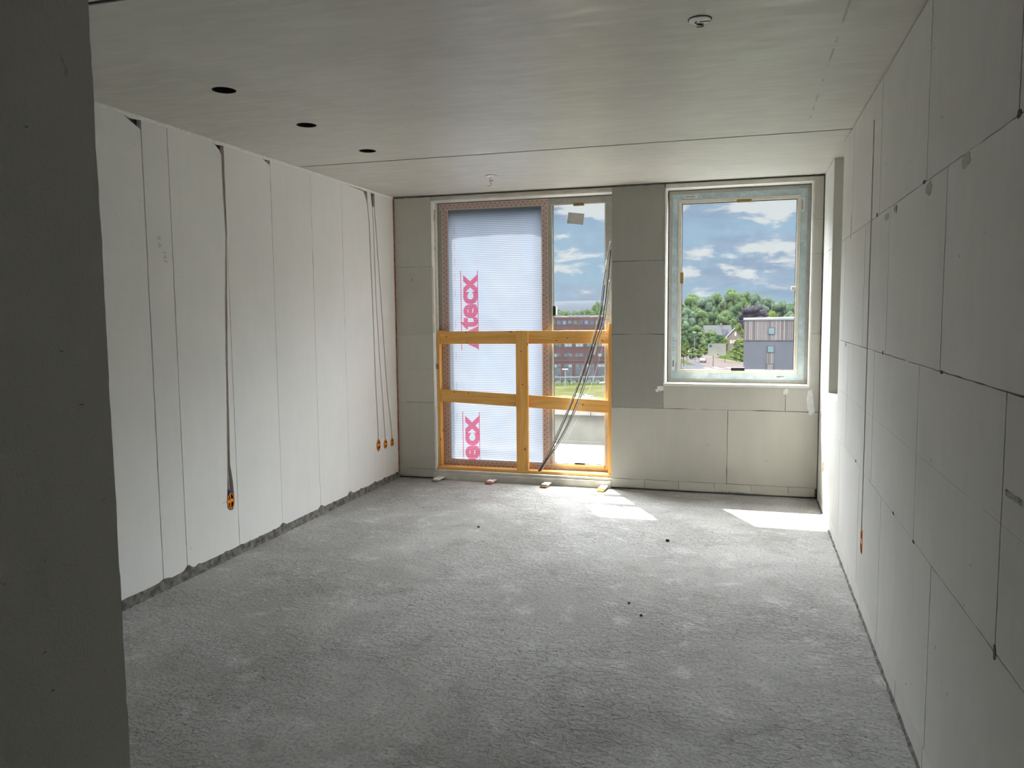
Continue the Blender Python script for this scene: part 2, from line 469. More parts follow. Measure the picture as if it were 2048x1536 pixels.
m_curb = M('sand_lime_curb', (0.62, 0.60, 0.54), 0.8, 0.2, 0.10, 9, 0.3)
m_grey_cable = M('grey_conduit', (0.42, 0.42, 0.42), 0.5, 0.35, 0.12, 40)
m_dark_cable = M('black_conduit', (0.025, 0.025, 0.028), 0.45, 0.4, 0.3, 40)
m_buff = M('buff_conduit', (0.46, 0.37, 0.30), 0.6, 0.3, 0.15, 30)
m_orange = M('orange_plastic', (0.85, 0.30, 0.03), 0.45, 0.4, 0.1, 60)
m_orange_back = M('brown_box_back', (0.10, 0.02, 0.01), 0.6, 0.3, 0.3, 60)
m_bluepl = M('blue_plastic', (0.04, 0.09, 0.34), 0.45, 0.4, 0.15, 60)
m_whitepl = M('white_plastic', (0.88, 0.88, 0.82), 0.5, 0.4, 0.06, 60)
m_redpl = M('red_plastic', (0.55, 0.10, 0.09), 0.5, 0.4, 0.1, 60)
m_yelpl = M('yellow_plastic', (0.70, 0.50, 0.06), 0.5, 0.4, 0.1, 60)
m_brnpl = M('brown_plastic', (0.36, 0.17, 0.05), 0.5, 0.4, 0.1, 60)
m_greypl = M('grey_plastic', (0.28, 0.28, 0.29), 0.5, 0.4, 0.1, 60)
m_paper = M('paper', (0.55, 0.56, 0.54), 0.8, 0.1, 0.04, 20)
m_teal = M('teal_print', (0.03, 0.35, 0.47), 0.7, 0.2, 0.06, 60)
m_debris = M('grit', (0.08, 0.075, 0.07), 0.9, 0.1, 0.3, 80)
m_pencil = M('pencil', (0.52, 0.52, 0.50), 0.9, 0.1, 0.15, 120)
m_stamp = M('stamp_ink', (0.17, 0.17, 0.16), 0.9, 0.1, 0.5, 140)

# ------------------------------------------------------------------ walls built block by block
def ragged(poly, step=0.055, jit=0.0012):
    out = []
    n = len(poly)
    for i in range(n):
        a, b = Vector(poly[i]), Vector(poly[(i + 1) % n])
        L = (b - a).length
        k = max(1, int(L / step))
        nr = Vector((-(b - a).y, (b - a).x)).normalized() if L > 0 else Vector((0, 0))
        for q in range(k):
            p = a.lerp(b, q / k)
            if q: p = p + nr * rnd.gauss(0, jit)
            out.append((p.x, p.y))
    return out

class Blocks:
    def __init__(self, fn, depth):
        self.g, self.fn, self.depth, self.t = G(), fn, depth, []
    def poly(self, pts, jit=0.0012, tone=None, step=0.055):
        t = tone if tone else rnd.uniform(0.94, 1.04)
        n0 = len(self.g.f)
        self.g.prism(ragged(pts, step, jit), self.fn, 0.0, self.depth)
        self.t += [t] * (len(self.g.f) - n0)
    def rect(self, s0, s1, z0, z1, g=0.0018, tone=None, jit=0.0012):
        self.poly([(s0 + g, z0 + g), (s1 - g, z0 + g), (s1 - g, z1 - g), (s0 + g, z1 - g)], jit, tone)
    def build(self, name, mat):
        return self.g.build(name, mat, tones=self.t)

def backing(parent, g):
    g.build('mortar_bed', m_backing, parent)

# ---- floor
g = G()
g.box(-0.3, W + 0.4, -3.0, D + 0.30, -0.25, 0.0)
struct(g.build('floor', m_floor))

# ---- ceiling: three slabs with open joints and round holes for the recessed spots
SPOTS = [(0.73, 3.342), (0.73, 4.085), (0.73, 4.843)]
def slab(g, x0, x1, y0, y1, holes=(), r=0.056, z=H):
    ys = [y0] + [v for hx, hy in holes for v in (hy - 0.1, hy + 0.1)] + [y1]
    def q(a0, a1, b0, b1):
        if a1 > a0 and b1 > b0: g.add([(a0, b0, z), (a1, b0, z), (a1, b1, z), (a0, b1, z)], [(0, 3, 2, 1)])
    for i in range(len(ys) - 1):
        if i % 2 == 0:
            q(x0, x1, ys[i], ys[i + 1])
        else:
            hx, hy = holes[i // 2]
            q(x0, hx - 0.1, ys[i], ys[i + 1]); q(hx + 0.1, x1, ys[i], ys[i + 1])
            n = 40; ring, sq = [], []
            for k in range(n):
                w = 2 * math.pi * (k + 0.5) / n
                cx, cy = math.cos(w), math.sin(w)
                ring.append((hx + r * cx, hy + r * cy, z))
                m = 0.1 / max(abs(cx), abs(cy))
                sq.append((hx + m * cx, hy + m * cy, z))
            cor = {}
            k0 = len(g.v)
            fs = []
            for k in range(n):
                fs.append((k, (k + 1) % n, n + (k + 1) % n, n + k))
            g.add(ring + sq, fs)
            for k in range(n):              # fill the four corners of the square
                a, b2 = sq[k], sq[(k + 1) % n]
                if abs(abs(a[0] - hx) - 0.1) < 1e-6 and abs(abs(b2[1] - hy) - 0.1) < 1e-6 and (abs(abs(a[1] - hy) - 0.1) > 1e-6 or abs(abs(b2[0] - hx) - 0.1) > 1e-6):
                    g.add([a, b2, (a[0], b2[1], z)], [(0, 1, 2)])
                elif abs(abs(a[1] - hy) - 0.1) < 1e-6 and abs(abs(b2[0] - hx) - 0.1) < 1e-6 and (abs(abs(a[0] - hx) - 0.1) > 1e-6 or abs(abs(b2[1] - hy) - 0.1) > 1e-6):
                    g.add([a, b2, (b2[0], a[1], z)], [(0, 1, 2)])
    # edges and top
    for yy in (y0, y1):
        g.add([(x0, yy, z), (x1, yy, z), (x1, yy, z + 0.2), (x0, yy, z + 0.2)], [(0, 1, 2, 3)])
g = G()
slab(g, -0.3, W + 0.5, -3.0, 2.288)
slab(g, -0.3, W + 0.5, 2.314, 5.186, SPOTS)
slab(g, -0.3, W + 0.5, 5.208, 7.16)
ceil_o = struct(g.build('ceiling', m_ceil))
g = G(); g.box(-0.3, W + 0.5, -3.0, 7.16, H + 0.2, H + 0.3)
g.build('slab_top', m_backing, ceil_o)
g = G(); g.box(-0.3, W + 0.5, 5.180, 5.214, H + 0.0035, H + 0.05); g.box(-0.3, W + 0.5, 2.282, 2.320, H + 0.0045, H + 0.05)
g.build('joint_dark_fill', m_gasket, ceil_o)  # black strips set in the gaps paint the dark inside them

# ---- left wall: tall gypsum panels with ground joints, chipped corners and cable chases
fl = lambda s, t, d: (-d, s, t)
B = Blocks(fl, 0.03)
ZB, ZT = 0.052, 2.604
def pan(y0, y1, g0, g1, tone=None, chip=None, zb=ZB):
    p = [(y0 + g0, zb), (y1 - g1, zb)]
    if chip: p += [(y1 - g1, ZT - chip[1]), (y1 - g1 - chip[0] * 0.45, ZT - chip[1] * 0.55), (y1 - g1 - chip[0] * 0.8, ZT - chip[1] * 0.18), (y1 - g1 - chip[0], ZT)]
    else: p += [(y1 - g1, ZT)]
    p += [(y0 + g0, ZT)]
    B.poly(p, 0.0009, tone)
pan(0.98, 1.62, 0, .0015); pan(1.62, 2.12, .0022, .0022); pan(2.12, 2.62, .0022, .0022); pan(2.62, 3.12, .0022, .0022)
pan(3.12, 3.622, .0022, .0062, 0.985, (0.135, 0.055))
pan(3.622, 3.824, .0020, .0050, 0.975)
CH1 = [(4.297, 2.604), (4.300, 2.54), (4.300, 2.36), (4.309, 2.05), (4.278, 1.645), (4.262, 1.30), (4.251, 1.015), (4.231, 0.60), (4.226, 0.50), (4.222, 0.425)]
CH1R = [(4.333, 2.604), (4.326, 2.54), (4.318, 2.36), (4.3225, 2.05), (4.302, 1.645), (4.283, 1.30), (4.273, 1.015), (4.268, 0.78), (4.262, 0.60), (4.272, 0.55), (4.283, 0.49), (4.288, 0.425)]
p = [(3.8255, ZB), (4.3235, ZB), (4.3235, 0.305), (4.272, 0.305), (4.238, 0.307), (4.218, 0.330), (4.2135, 0.37)] + CH1[::-1][:-1] + [(4.285, 2.565), (4.255, 2.585), (4.215, 2.604), (3.8255, 2.604)]
B.poly(p, 0.0008, 1.0)
p = [(4.3235, 0.305), (4.3235, 2.30), (4.3235, 2.604)] + [(min(y, 4.3225), z) for y, z in CH1R] + [(4.293, 0.37), (4.288, 0.33), (4.272, 0.305)]
B.poly([(4.3235, 0.305), (4.3235, 2.05), (4.321, 2.05)] + CH1R[4:] + [(4.293, 0.37), (4.288, 0.33), (4.272, 0.305)], 0.0008, 1.0)
pan(4.3265, 4.829, .0018, .0020, 1.0, (0.10, 0.035))
pan(4.829, 5.356, .0018, .0020, 0.985)
pan(5.356, 5.828, .0018, .0020, 1.0)
def chase(path, w):
    return [(y - w, z) for y, z in path], [(y + w, z) for y, z in path]
C2 = [(6.283, 2.50), (6.309, 2.36), (6.324, 2.0), (6.338, 1.671), (6.352, 1.2), (6.363, 0.876), (6.384, 0.53), (6.386, 0.43)]
C3 = [(6.382, 2.47), (6.390, 2.368), (6.407, 1.672), (6.446, 1.2), (6.484, 0.864), (6.518, 0.50), (6.53, 0.41)]
C4 = [(6.418, 2.47), (6.441, 2.287), (6.508, 1.673), (6.552, 1.2), (6.588, 0.854), (6.655, 0.52), (6.672, 0.40)]
l2, r2 = chase(C2, 0.008); l3, r3 = chase(C3, 0.007); l4, r4 = chase(C4, 0.0085)
def half(cy, cz, ry, rz, right, n=7):
    s = 1 if right else -1
    return [(cy + s * ry * math.sin(math.pi * (k + 0.5) / n), cz + rz * math.cos(math.pi * (k + 0.5) / n)) for k in range(n)]
ZC = 0.318
B.poly([(5.829, ZC), (6.386, ZC)] + half(6.386, .376, .042, .056, False)[::-1] + l2[::-1] + [(6.262, 2.53), (6.222, 2.59), (5.829, 2.604)], 0.0008, 1.0)
B.poly([(6.386, ZC), (6.53, ZC)] + half(6.53, .362, .040, .044, False)[::-1] + l3[::-1] + [(6.358, 2.55), (6.350, 2.604), (6.290, 2.604), (6.291, 2.50)] + r2 + half(6.386, .376, .042, .056, True), 0.0008, 1.0)
B.poly([(6.53, ZC), (6.672, ZC)] + half(6.672, .356, .038, .042, False)[::-1] + l4[::-1] + [(6.400, 2.49)] + r3 + half(6.53, .362, .040, .044, True), 0.0008, 1.0)
B.poly([(6.672, ZC), (6.800, ZC), (6.800, 2.604), (6.432, 2.604), (6.430, 2.52)] + r4 + half(6.672, .356, .038, .042, True), 0.0008, 1.0)
B.rect(5.829, 6.3055, ZB, ZC, 0.0, 1.0); B.rect(6.3070, 6.800, ZB, ZC, 0.0, 1.0)
wl = struct(B.build('wall_left', m_gypsum))
g = G(); g.box(-0.28, -0.030, 0.88, D + 0.3, 0, H + 0.05)
g.build('mortar_bed', m_backing, wl)
# foam bead under the ceiling, bulging over the chipped corners
g = G()
ys = [0.98 + i * 0.03 for i in range(195)]
prof = []
for y in ys:
    k = 0.002 + 0.002 * noise.noise(Vector((y * 6, 0, 0)))
    bulge = sum(a * math.exp(-((y - c0) / s) ** 2) for c0, a, s in ((3.57, .022, .05), (4.27, .018, .03), (4.79, .014, .03), (6.25, .014, .03), (6.39, .016, .03)))
    prof.append((y, 2.602 - bulge * 0.35 - 0.002 * abs(noise.noise(Vector((y * 11, 3, 0)))), k))
vs_, fs = [], []
for y, z, k in prof:
    vs_ += [(-0.028, y, z + 0.004), (k, y, z), (k + 0.002, y, (z + H) / 2), (k, y, H + 0.002)]
for i in range(len(prof) - 1):
    for q in range(3):
        fs.append((4 * i + q, 4 * i + q + 1, 4 * i + 4 + q + 1, 4 * i + 4 + q))
g.add(vs_, fs)
g.build('foam_bead', m_foam, wl)
# lumpy mortar bed along the foot of the wall
g = G(); vs_, fs = [], []
N = 420
for i in range(N + 1):
    y = 0.98 + (D - 0.98) * i / N
    t = 0.053 + 0.010 * noise.noise(Vector((y * 7, 1, 0))) + 0.014 * max(0, noise.noise(Vector((y * 19, 5, 0))))
    for j0, a in ((3.62, .012), (3.83, .026), (4.33, .004), (4.83, .020), (5.36, .022), (5.84, .026), (6.3, .016)):
        t += a * math.exp(-((y - j0) / 0.03) ** 2)
    o = lambda s: 0.004 * noise.noise(Vector((y * 30, s, 2)))
    vs_ += [(-0.029, y, t), (0.0035 + o(1), y, t - 0.002), (0.007 + o(2) * 1.5, y, t * 0.6), (0.009 + o(3) * 2, y, t * 0.25), (0.016 + o(4) * 3, y, -0.002)]
for i in range(N):
    for q in range(4):
        fs.append((5 * i + q, 5 * i + q + 1, 5 * i + 5 + q + 1, 5 * i + 5 + q))
g.add(vs_, fs)
struct(tag(g.build('baseboard_left', m_mortar, smooth=True), 'dark crumbly mortar bed along the foot of the white panel wall'))
# pencilled figures on the narrow panel
text_mesh('pencil_writing', '147', 0.046, lambda x, y: (0.0006, 3.742 + y * 0.95, 1.905 - x), m_pencil, wl)
text_mesh('pencil_writing', '6 A', 0.046, lambda x, y: (0.0006, 3.705 + y * 0.95, 1.99 - x), m_pencil, wl)
g = G()
g.tube([(0.0005, 4.168, 0.366), (0.0005, 4.19, 0.369), (0.0005, 4.208, 0.373)], 0.0012, 5)
g.tube([(0.0005, 6.44, 0.437), (0.0005, 6.56, 0.441), (0.0005, 6.60, 0.443)], 0.0010, 5)
g.tube([(0.0005, 6.72, 0.447), (0.0005, 6.78, 0.449)], 0.0010, 5)
g.build('pencil_line', m_pencil, wl)

# ---- right wall: aerated blocks in five courses, a deep recess near the windows, a cable chase
fr_ = lambda s, t, d: (W + d, s, t)
B = Blocks(fr_, 0.028)
Z = [0.0, 0.091, 0.720, 1.353, 1.987, 2.615]
HOLE = (5.552, 6.135, 0.945, 2.70)
CUT = 4.310
def split(r, hole):
    y0, y1, z0, z1 = r; a0, a1, b0, b1 = hole
    if y1 <= a0 or y0 >= a1 or z1 <= b0 or z0 >= b1: return [r]
    o = []
    if y0 < a0: o.append((y0, a0, z0, z1))
    if y1 > a1: o.append((a1, y1, z0, z1))
    m0, m1 = max(y0, a0), min(y1, a1)
    if z0 < b0: o.append((m0, m1, z0, b0))
    if z1 > b1: o.append((m0, m1, b1, z1))
    return o
courses = [
    (0, [-3.0] + [-0.2 + 0.5 * i for i in range(2, 15)]),
    (1, [-3.0, -1.2, -0.2, 0.8, 1.79, 2.778, 3.762, 4.460, 5.330, 6.33]),
    (2, [-3.0, -1.9, -0.9, 0.1, 1.1, 2.095, 3.066, 4.068, 5.060, 6.06]),
    (3, [-3.0, -1.2, -0.2, 0.8, 1.77, 2.762, 3.775, 4.492, 5.335, 6.33]),
    (4, [-3.0, -1.9, -0.9, 0.1, 1.1, 2.103, 3.064, 4.068, 5.062, 6.06]),
]
for k, ys in courses:
    ys = [y for y in ys if y < D - 0.05] + [D - 0.004]
    for a, b in zip(ys, ys[1:]):
        tone = rnd.uniform(0.93, 1.03)
        gp, gz = 0.0038, 0.0016
        rects = [(a + gp, b - gp, Z[k] + gz, Z[k + 1] - gz)]
        rects = [q for r in rects for q in split(r, HOLE)]
        rects = [q for r in rects for q in split(r, (CUT - 0.017, CUT + 0.017, 0.43, 2.475))]
        rects = [q for r in rects for q in split(r, (4.268, 4.331, 0.302, 0.43))] if k == 1 else rects
        rects = [q for r in rects for q in split(r, (6.352, 6.412, 0.302, 0.402))] if k == 1 else rects
        rects = [q for r in rects for q in split(r, (6.377, 6.387, 0.40, 1.7))]
        for y0, y1, z0, z1 in rects:
            if y1 - y0 > 0.004 and z1 - z0 > 0.004: B.rect(y0, y1, z0, z1, 0.0, tone, 0.0010)
wr = struct(B.build('wall_right', m_block))
g = G()
for q in split((-3.0, D + 0.3, 0.0, H + 0.05), HOLE):
    g.box(W + 0.028, W + 0.30, q[0], q[1], q[2], q[3])
g.build('mortar_bed', m_backing, wr)
# linings of the recess
g = G()
g.box(W + 0.001, W + 0.14, HOLE[1] - 0.004, HOLE[1] + 0.02, HOLE[2] - 0.02, H + 0.006)
g.box(W + 0.001, W + 0.14, HOLE[0] - 0.02, HOLE[0] + 0.003, HOLE[2] - 0.02, H + 0.006)
g.box(W + 0.001, W + 0.14, HOLE[0], HOLE[1], HOLE[2] - 0.02, HOLE[2] + 0.003)
g.box(W + 0.13, W + 0.15, HOLE[0] - 0.02, HOLE[1] + 0.02, HOLE[2] - 0.02, H + 0.006)
g.build('recess_lining', m_hallwall, wr, tones=[0.95] * len(g.f))
# filler smears along the joints, on the recess sill and dots of the stamped figures
def smear(g, fn, s, z, w, h, seed, th=0.0025, n=26):
    pts = []
    for k in range(n):
        a = 2 * math.pi * k / n
        q = 1 + 0.42 * noise.noise(Vector((math.cos(a) * 1.7 + seed, math.sin(a) * 1.7, seed * 3.1)))
        pts.append((s + w * math.cos(a) * q, z + h * math.sin(a) * q))
    g.prism(pts, fn, -th, 0.0005)
g = G()
for s, z, w, h, sd in ((3.02, 1.958, .05, .022, 1), (2.55, 1.965, .05, .020, 2), (3.86, 1.955, .05, .016, 3), (5.19, 1.34, .05, .013, 4), (5.1, 2.03, .012, .07, 5)):
    smear(g, fr_, s, z, w, h, sd, 0.0012)
g.build('mortar_smear', M('sandy_smear', (0.50, 0.48, 0.41), 0.9, 0.1, 0.12, 40), wr)
g = G()
for s, z, w, h, sd in ((4.13, 1.993, .022, .010, 11), (3.62, 1.962, .009, .018, 12), (3.66, 1.965, .007, .014, 13), (3.10, 1.990, .018, .007, 14), (2.10, 1.990, .016, .010, 15), (3.06, 0.718, .014, .006, 16), (2.095, 0.72, .012, .018, 17), (4.6, 0.728, .018, .007, 18), (3.46, 0.722, .022, .006, 19), (3.84, 1.357, .012, .010, 20), (2.74, 1.352, .018, .006, 21)):
    smear(g, fr_, s, z, w, h, sd, 0.0010)
g.build('chip', m_backing, wr)
g = G()
for i in range(22):
    smear(g, fr_, rnd.uniform(1.9, 6.2), rnd.uniform(0.15, 2.5), rnd.uniform(.0015, .003), rnd.uniform(.002, .006), 30 + i, 0.0006, 9)
g.build('pinhole', m_pit, wr)
text_mesh('stamped_figures', '0223 (1780 75', 0.022, lambda x, y: (W - 0.0006, 2.070 - x, 1.113 + y), m_stamp, wr, width=0.150)
# ragged dirt at the foot of the right wall
g = G(); vs_, fs = [], []
N = 360
for i in range(N + 1):
    y = -1.0 + (D + 1.0) * i / N
    t = 0.010 + 0.008 * noise.noise(Vector((y * 9, 7, 0)))
    o = 0.010 + 0.008 * noise.noise(Vector((y * 12, 9, 0))) + 0.02 * max(0, noise.noise(Vector((y * 5, 4, 0))) - .25)
    vs_ += [(W + 0.002, y, t), (W - 0.003, y, t * 0.9), (W - max(0.004, o), y, 0.0015)]
for i in range(N):
    for q in range(2):
        fs.append((3 * i + q, 3 * i + q + 1, 3 * i + 3 + q + 1, 3 * i + 3 + q))
g.add(vs_, fs)
struct(tag(g.build('baseboard_right', m_mortar, smooth=True), 'thin dark line of mortar at the foot of the block wall'))

# ---- window wall: block skin with the door and window openings, outer leaf behind
fb = lambda s, t, d: (s, D + d, t)
DX0, DX1, DZ0, DZ1 = 0.370, 2.030, 0.085, 2.566
WX0, WX1, WZ0, WZ1 = 2.480, 3.652, 0.930, 2.572
B = Blocks(fb, 0.10)
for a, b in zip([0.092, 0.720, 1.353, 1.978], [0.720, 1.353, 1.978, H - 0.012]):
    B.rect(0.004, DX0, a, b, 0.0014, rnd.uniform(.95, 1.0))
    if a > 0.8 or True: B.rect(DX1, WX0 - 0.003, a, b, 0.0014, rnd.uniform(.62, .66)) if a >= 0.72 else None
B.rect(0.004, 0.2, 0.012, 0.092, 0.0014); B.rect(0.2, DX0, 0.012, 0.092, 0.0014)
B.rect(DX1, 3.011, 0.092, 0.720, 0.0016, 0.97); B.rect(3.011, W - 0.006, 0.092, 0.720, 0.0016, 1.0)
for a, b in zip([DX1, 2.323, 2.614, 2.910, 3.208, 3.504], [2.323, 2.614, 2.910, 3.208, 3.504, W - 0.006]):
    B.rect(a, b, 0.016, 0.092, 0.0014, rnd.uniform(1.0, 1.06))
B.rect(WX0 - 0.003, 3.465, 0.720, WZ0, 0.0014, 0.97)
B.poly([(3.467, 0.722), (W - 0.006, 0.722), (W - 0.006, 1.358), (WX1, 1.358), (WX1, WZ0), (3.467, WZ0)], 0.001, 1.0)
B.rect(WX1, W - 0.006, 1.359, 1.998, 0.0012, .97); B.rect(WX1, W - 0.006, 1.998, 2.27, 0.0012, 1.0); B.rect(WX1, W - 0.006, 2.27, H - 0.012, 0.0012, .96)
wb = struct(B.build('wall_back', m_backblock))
def leaf(g, y0, y1, zt):
    g.box(-0.3, DX0, y0, y1, 0, H + 0.05); g.box(DX1, WX0, y0, y1, 0, H + 0.05); g.box(WX1, W + 0.35, y0, y1, 0, H + 0.05)
    g.box(DX0, DX1, y0, y1, zt, H + 0.05); g.box(WX0, WX1, y0, y1, zt, H + 0.05); g.box(WX0, WX1, y0, y1, 0, 0.90); g.box(DX0, DX1, y0, y1, -0.2, 0.06)
g = G(); leaf(g, D + 0.06, 7.06, 2.573)
g.build('cavity_fill', m_foam, wb)
g = G(); leaf(g, 7.06, 7.13, 2.52)
g.build('outer_leaf', m_backing, wb)
g = G()
smear(g, fb, 2.452, 0.892, .034, .022, 3.3); smear(g, fb, 2.425, 0.872, .014, .012, 4.4, 0.0017)
smear(g, fb, 3.655, 0.815, .026, .105, 5.2); smear(g, fb, 3.668, 0.735, .022, .045, 6.2, 0.0016); smear(g, fb, 3.468, 0.885, .018, .030, 7.9)
g.build('filler_patch', m_plaster, wb)
g = G()
smear(g, fb, 2.272, 1.738, .004, .004, 1.2, 0.0006, 10); smear(g, fb, 0.17, 1.86, .003, .014, 2.2, 0.0006, 10); smear(g, fb, 2.85, 0.42, .004, .003, 2.8, .0006, 10); smear(g, fb, 3.33, 0.30, .004, .003, 3.8, .0006, 10)
for s, w in ((2.975, .006), (3.0, .004), (3.03, .006), (3.048, .006), (3.068, .004), (3.09, .010), (3.115, .008), (3.14, .006)):
    smear(g, fb, s, 0.024 - (s - 3.0) * 0.02, w, .0035, s * 9, .0006, 10)
g.box(W - 0.020, W - 0.006, D - 0.002, D + 0.01, 0.012, 0.085)
g.build('dark_mark', m_backing, wb)
# foam seam over the blocks at the ceiling, door and window head battens
g = G(); vs_, fs = [], []
N = 60
def seam(x0, x1):
    k0 = len(vs_)
    for i in range(N + 1):
        x = x0 + (x1 - x0) * i / N
        z = 2.606 + 0.003 * noise.noise(Vector((x * 14, 2, 0)))
        o = 0.003 + 0.003 * noise.noise(Vector((x * 9, 8, 0)))
        vs_.extend([(x, D + 0.05, z), (x, D - o, z), (x, D - o, H + .002)])
    for i in range(N):
        for q in range(2):
            a = k0 + 3 * i + q
            fs.append((a, a + 1, a + 4, a + 3))
seam(0.004, DX0); seam(DX1, WX0); seam(WX1, W - 0.006)
g.add(vs_, fs)
g.build('foam_seam', m_backing, wb)
g = G(); g.box(DX0 + 0.006, DX1, D - 0.001, D + 0.16, 2.571, 2.604); g.box(DX0 + 0.02, DX1, D - 0.006, D, 2.573, 2.581)
struct(tag(g.build('trim_1', m_curb, bev=0.002), 'grey batten under the ceiling over the balcony door'))
g = G(); g.box(WX0 + 0.003, WX1, D - 0.001, D + 0.14, 2.578, 2.606)
struct(tag(g.build('trim_2', m_curb, bev=0.002), 'grey batten under the ceiling over the window'))
g = G(); g.box(-0.001, 0.009, D - 0.012, D + 0.002, 0.05, 2.604)
struct(tag(g.build('trim_3', m_sealant), 'rust red sealant line up the far left corner'))
# reveals
g = G()
g.box(DX0 - 0.004, DX0 + 0.003, D + 0.002, D + 0.055, 0.09, 2.57)
g.box(DX0 - 0.004, DX0 + 0.004, D + 0.102, D + 0.165, 0.09, 2.57)
g.box(DX0 + 0.004, DX1, D + 0.0, D + 0.165, 2.566, 2.571)
struct(tag(g.build('trim_4', m_sill), 'white reveal boards round the balcony door opening'))
g = G()
g.tube([(DX0 + 0.004 + 0.002 * noise.noise(Vector((0, 0, z * 4))), D + 0.085, z) for z in [0.1 + i * 0.08 for i in range(31)]], 0.011, 6)
struct(tag(g.build('trim_5', M('yellow_foam', (0.62, 0.58, 0.40), 0.9, 0.1, 0.12, 30, 0.4), smooth=True), 'yellowish foam line down the left side of the door opening'))
g = G()
g.box(WX0 - 0.002, WX0 + 0.008, D + 0.001, D + 0.145, WZ0, 2.576); g.box(WX1 - 0.012, WX1 + 0.002, D + 0.001, D + 0.145, WZ0, 2.576); g.box(WX0, WX1, D + 0.001, D + 0.145, 2.571, 2.579)
struct(tag(g.build('trim_6', m_sill), 'white reveal boards round the window opening'))
g = G(); g.box(WX0 - 0.002, WX1 - 0.008, D - 0.032, D + 0.145, 0.918, 0.938)
struct(tag(g.build('trim_7', m_sill, bev=0.002), 'white sill board under the window'))
# raised curb under the door
g = G(); g.box(DX0 - 0.016, DX1, D - 0.012, D + 0.30, -0.02, 0.062); g.box(DX0 - 0.002, DX1, D + 0.006, D + 0.30, 0.062, 0.086)
struct(tag(g.build('trim_8', m_curb, bev=0.003), 'pale raised curb under the balcony door'))

# ---- hall beside the room (the camera stands in it)
HX, HY = 2.20, 0.985
B = Blocks(lambda s, t, d: (HX - d, s, t), 0.10)
edge = [(HY + 0.0025 * noise.noise(Vector((z * 13, 0, 0))) + 0.0015 * noise.noise(Vector((z * 41, 3, 0))), z) for z in [i * 0.02 for i in range(132)]]
B.poly([(-3.0, 0.0)] + edge + [(-3.0, H)], 0.0, 1.0, 9.0)
g = B.g
ww = struct(B.build('wall_hall', m_hallwall))
g = G()
for y, z, w, h, sd in ((0.80, 1.86, .0035, .0015, 1), (0.865, 1.805, .003, .0015, 2), (0.815, 1.80, .002, .0015, 3), (0.84, 1.08, .004, .0015, 4), (0.85, 1.02, .003, .002, 5), (0.90, 1.50, .003, .0012, 6), (0.93, 1.42, .005, .0012, 7), (0.78, 1.35, .003, .0015, 8)):
    smear(g, lambda s, t, d: (HX - d, s, t), y, z, w, h, sd, 0.0004, 9)
g.build('scratch', m_pit, ww)
g = G(); g.box(-0.03, HX - 0.1, 0.885, HY - 0.003, 0, H)
struct(g.build('wall_front', m_gypsum, tones=[1.0] * 6))
g = G(); g.box(HX - 0.1, W + 0.028, -3.1, -3.0, 0, H)
struct(g.build('wall_end', m_gypsum, tones=[1.0] * 6))

# ------------------------------------------------------------------ balcony door (structure) and its sheet
FY0, FY1 = 6.972, 7.045
dr = empty('door_1', (0, 0, 0)); struct(dr, 'sliding balcony door with a sheeted opening and one glazed pane')
g = G()
g.box(0.372, 0.4745, FY0, FY1, DZ0, 2.566); g.box(1.374, 1.466, FY0, FY1, DZ0, 2.566); g.box(1.951, 2.029, FY0, FY1, DZ0, 2.566)
g.box(0.4745, 1.374, FY0, FY1, 2.497, 2.566); g.box(1.466, 1.951, FY0, FY1, 2.503, 2.566)
g.box(0.4745, 1.374, FY0, FY1, DZ0, 0.170); g.box(1.466, 1.951, FY0, FY1, DZ0, 0.166)
g.build('frame', m_frame, dr, bev=0.003)
g = G()
g.box(1.462, 1.474, FY0 - 0.006, FY0 + 0.02, 0.150, 2.505); g.box(1.474, 1.951, FY0 - 0.004, FY0 + 0.02, 0.150, 0.170); g.box(1.474, 1.951, FY0 - 0.002, FY0 + 0.02, 2.497, 2.505); g.box(1.943, 1.953, FY0 - 0.004, FY0 + 0.02, 0.15, 2.505)
g.build('glazing_bead', m_frame_cream, dr)
g = G()
g.box(1.474, 1.479, FY0 + 0.004, FY0 + 0.022, 0.172, 2.497); g.box(1.479, 1.943, FY0 + 0.004, FY0 + 0.022, 0.170, 0.175)
g.box(0.3715, 0.3765, FY0 - 0.003, FY0, DZ0, 2.566); g.box(0.3765, 2.029, FY0 - 0.003, FY0, 2.5605, 2.5665)
g.build('gasket', m_gasket, dr)
g = G(); g.box(1.474, 1.945, FY0 + 0.026, FY0 + 0.030, 0.165, 2.503)
g.build('pane', m_glass, dr)
for x0, x1, z0, z1, mt, lb in ((1.663, 1.757, 2.486, 2.510, m_ochre, 'ochre glazing packer'), (1.472, 1.496, 1.52, 1.606, m_black, 'black glazing packer'), (1.670, 1.764, 0.166, 0.184, m_black, 'black glazing packer')):
    g = G(); g.box(x0, x1, FY0 - 0.004, FY0 + 0.024, z0, z1)
    tag(g.build('glazing_packer', mt, dr, bev=0.002), lb)
g = G(); g.box(1.496, 1.504, FY0 + 0.002, FY0 + 0.024, 1.525, 1.60)
g.build('packer_shim', m_whitepl, dr)

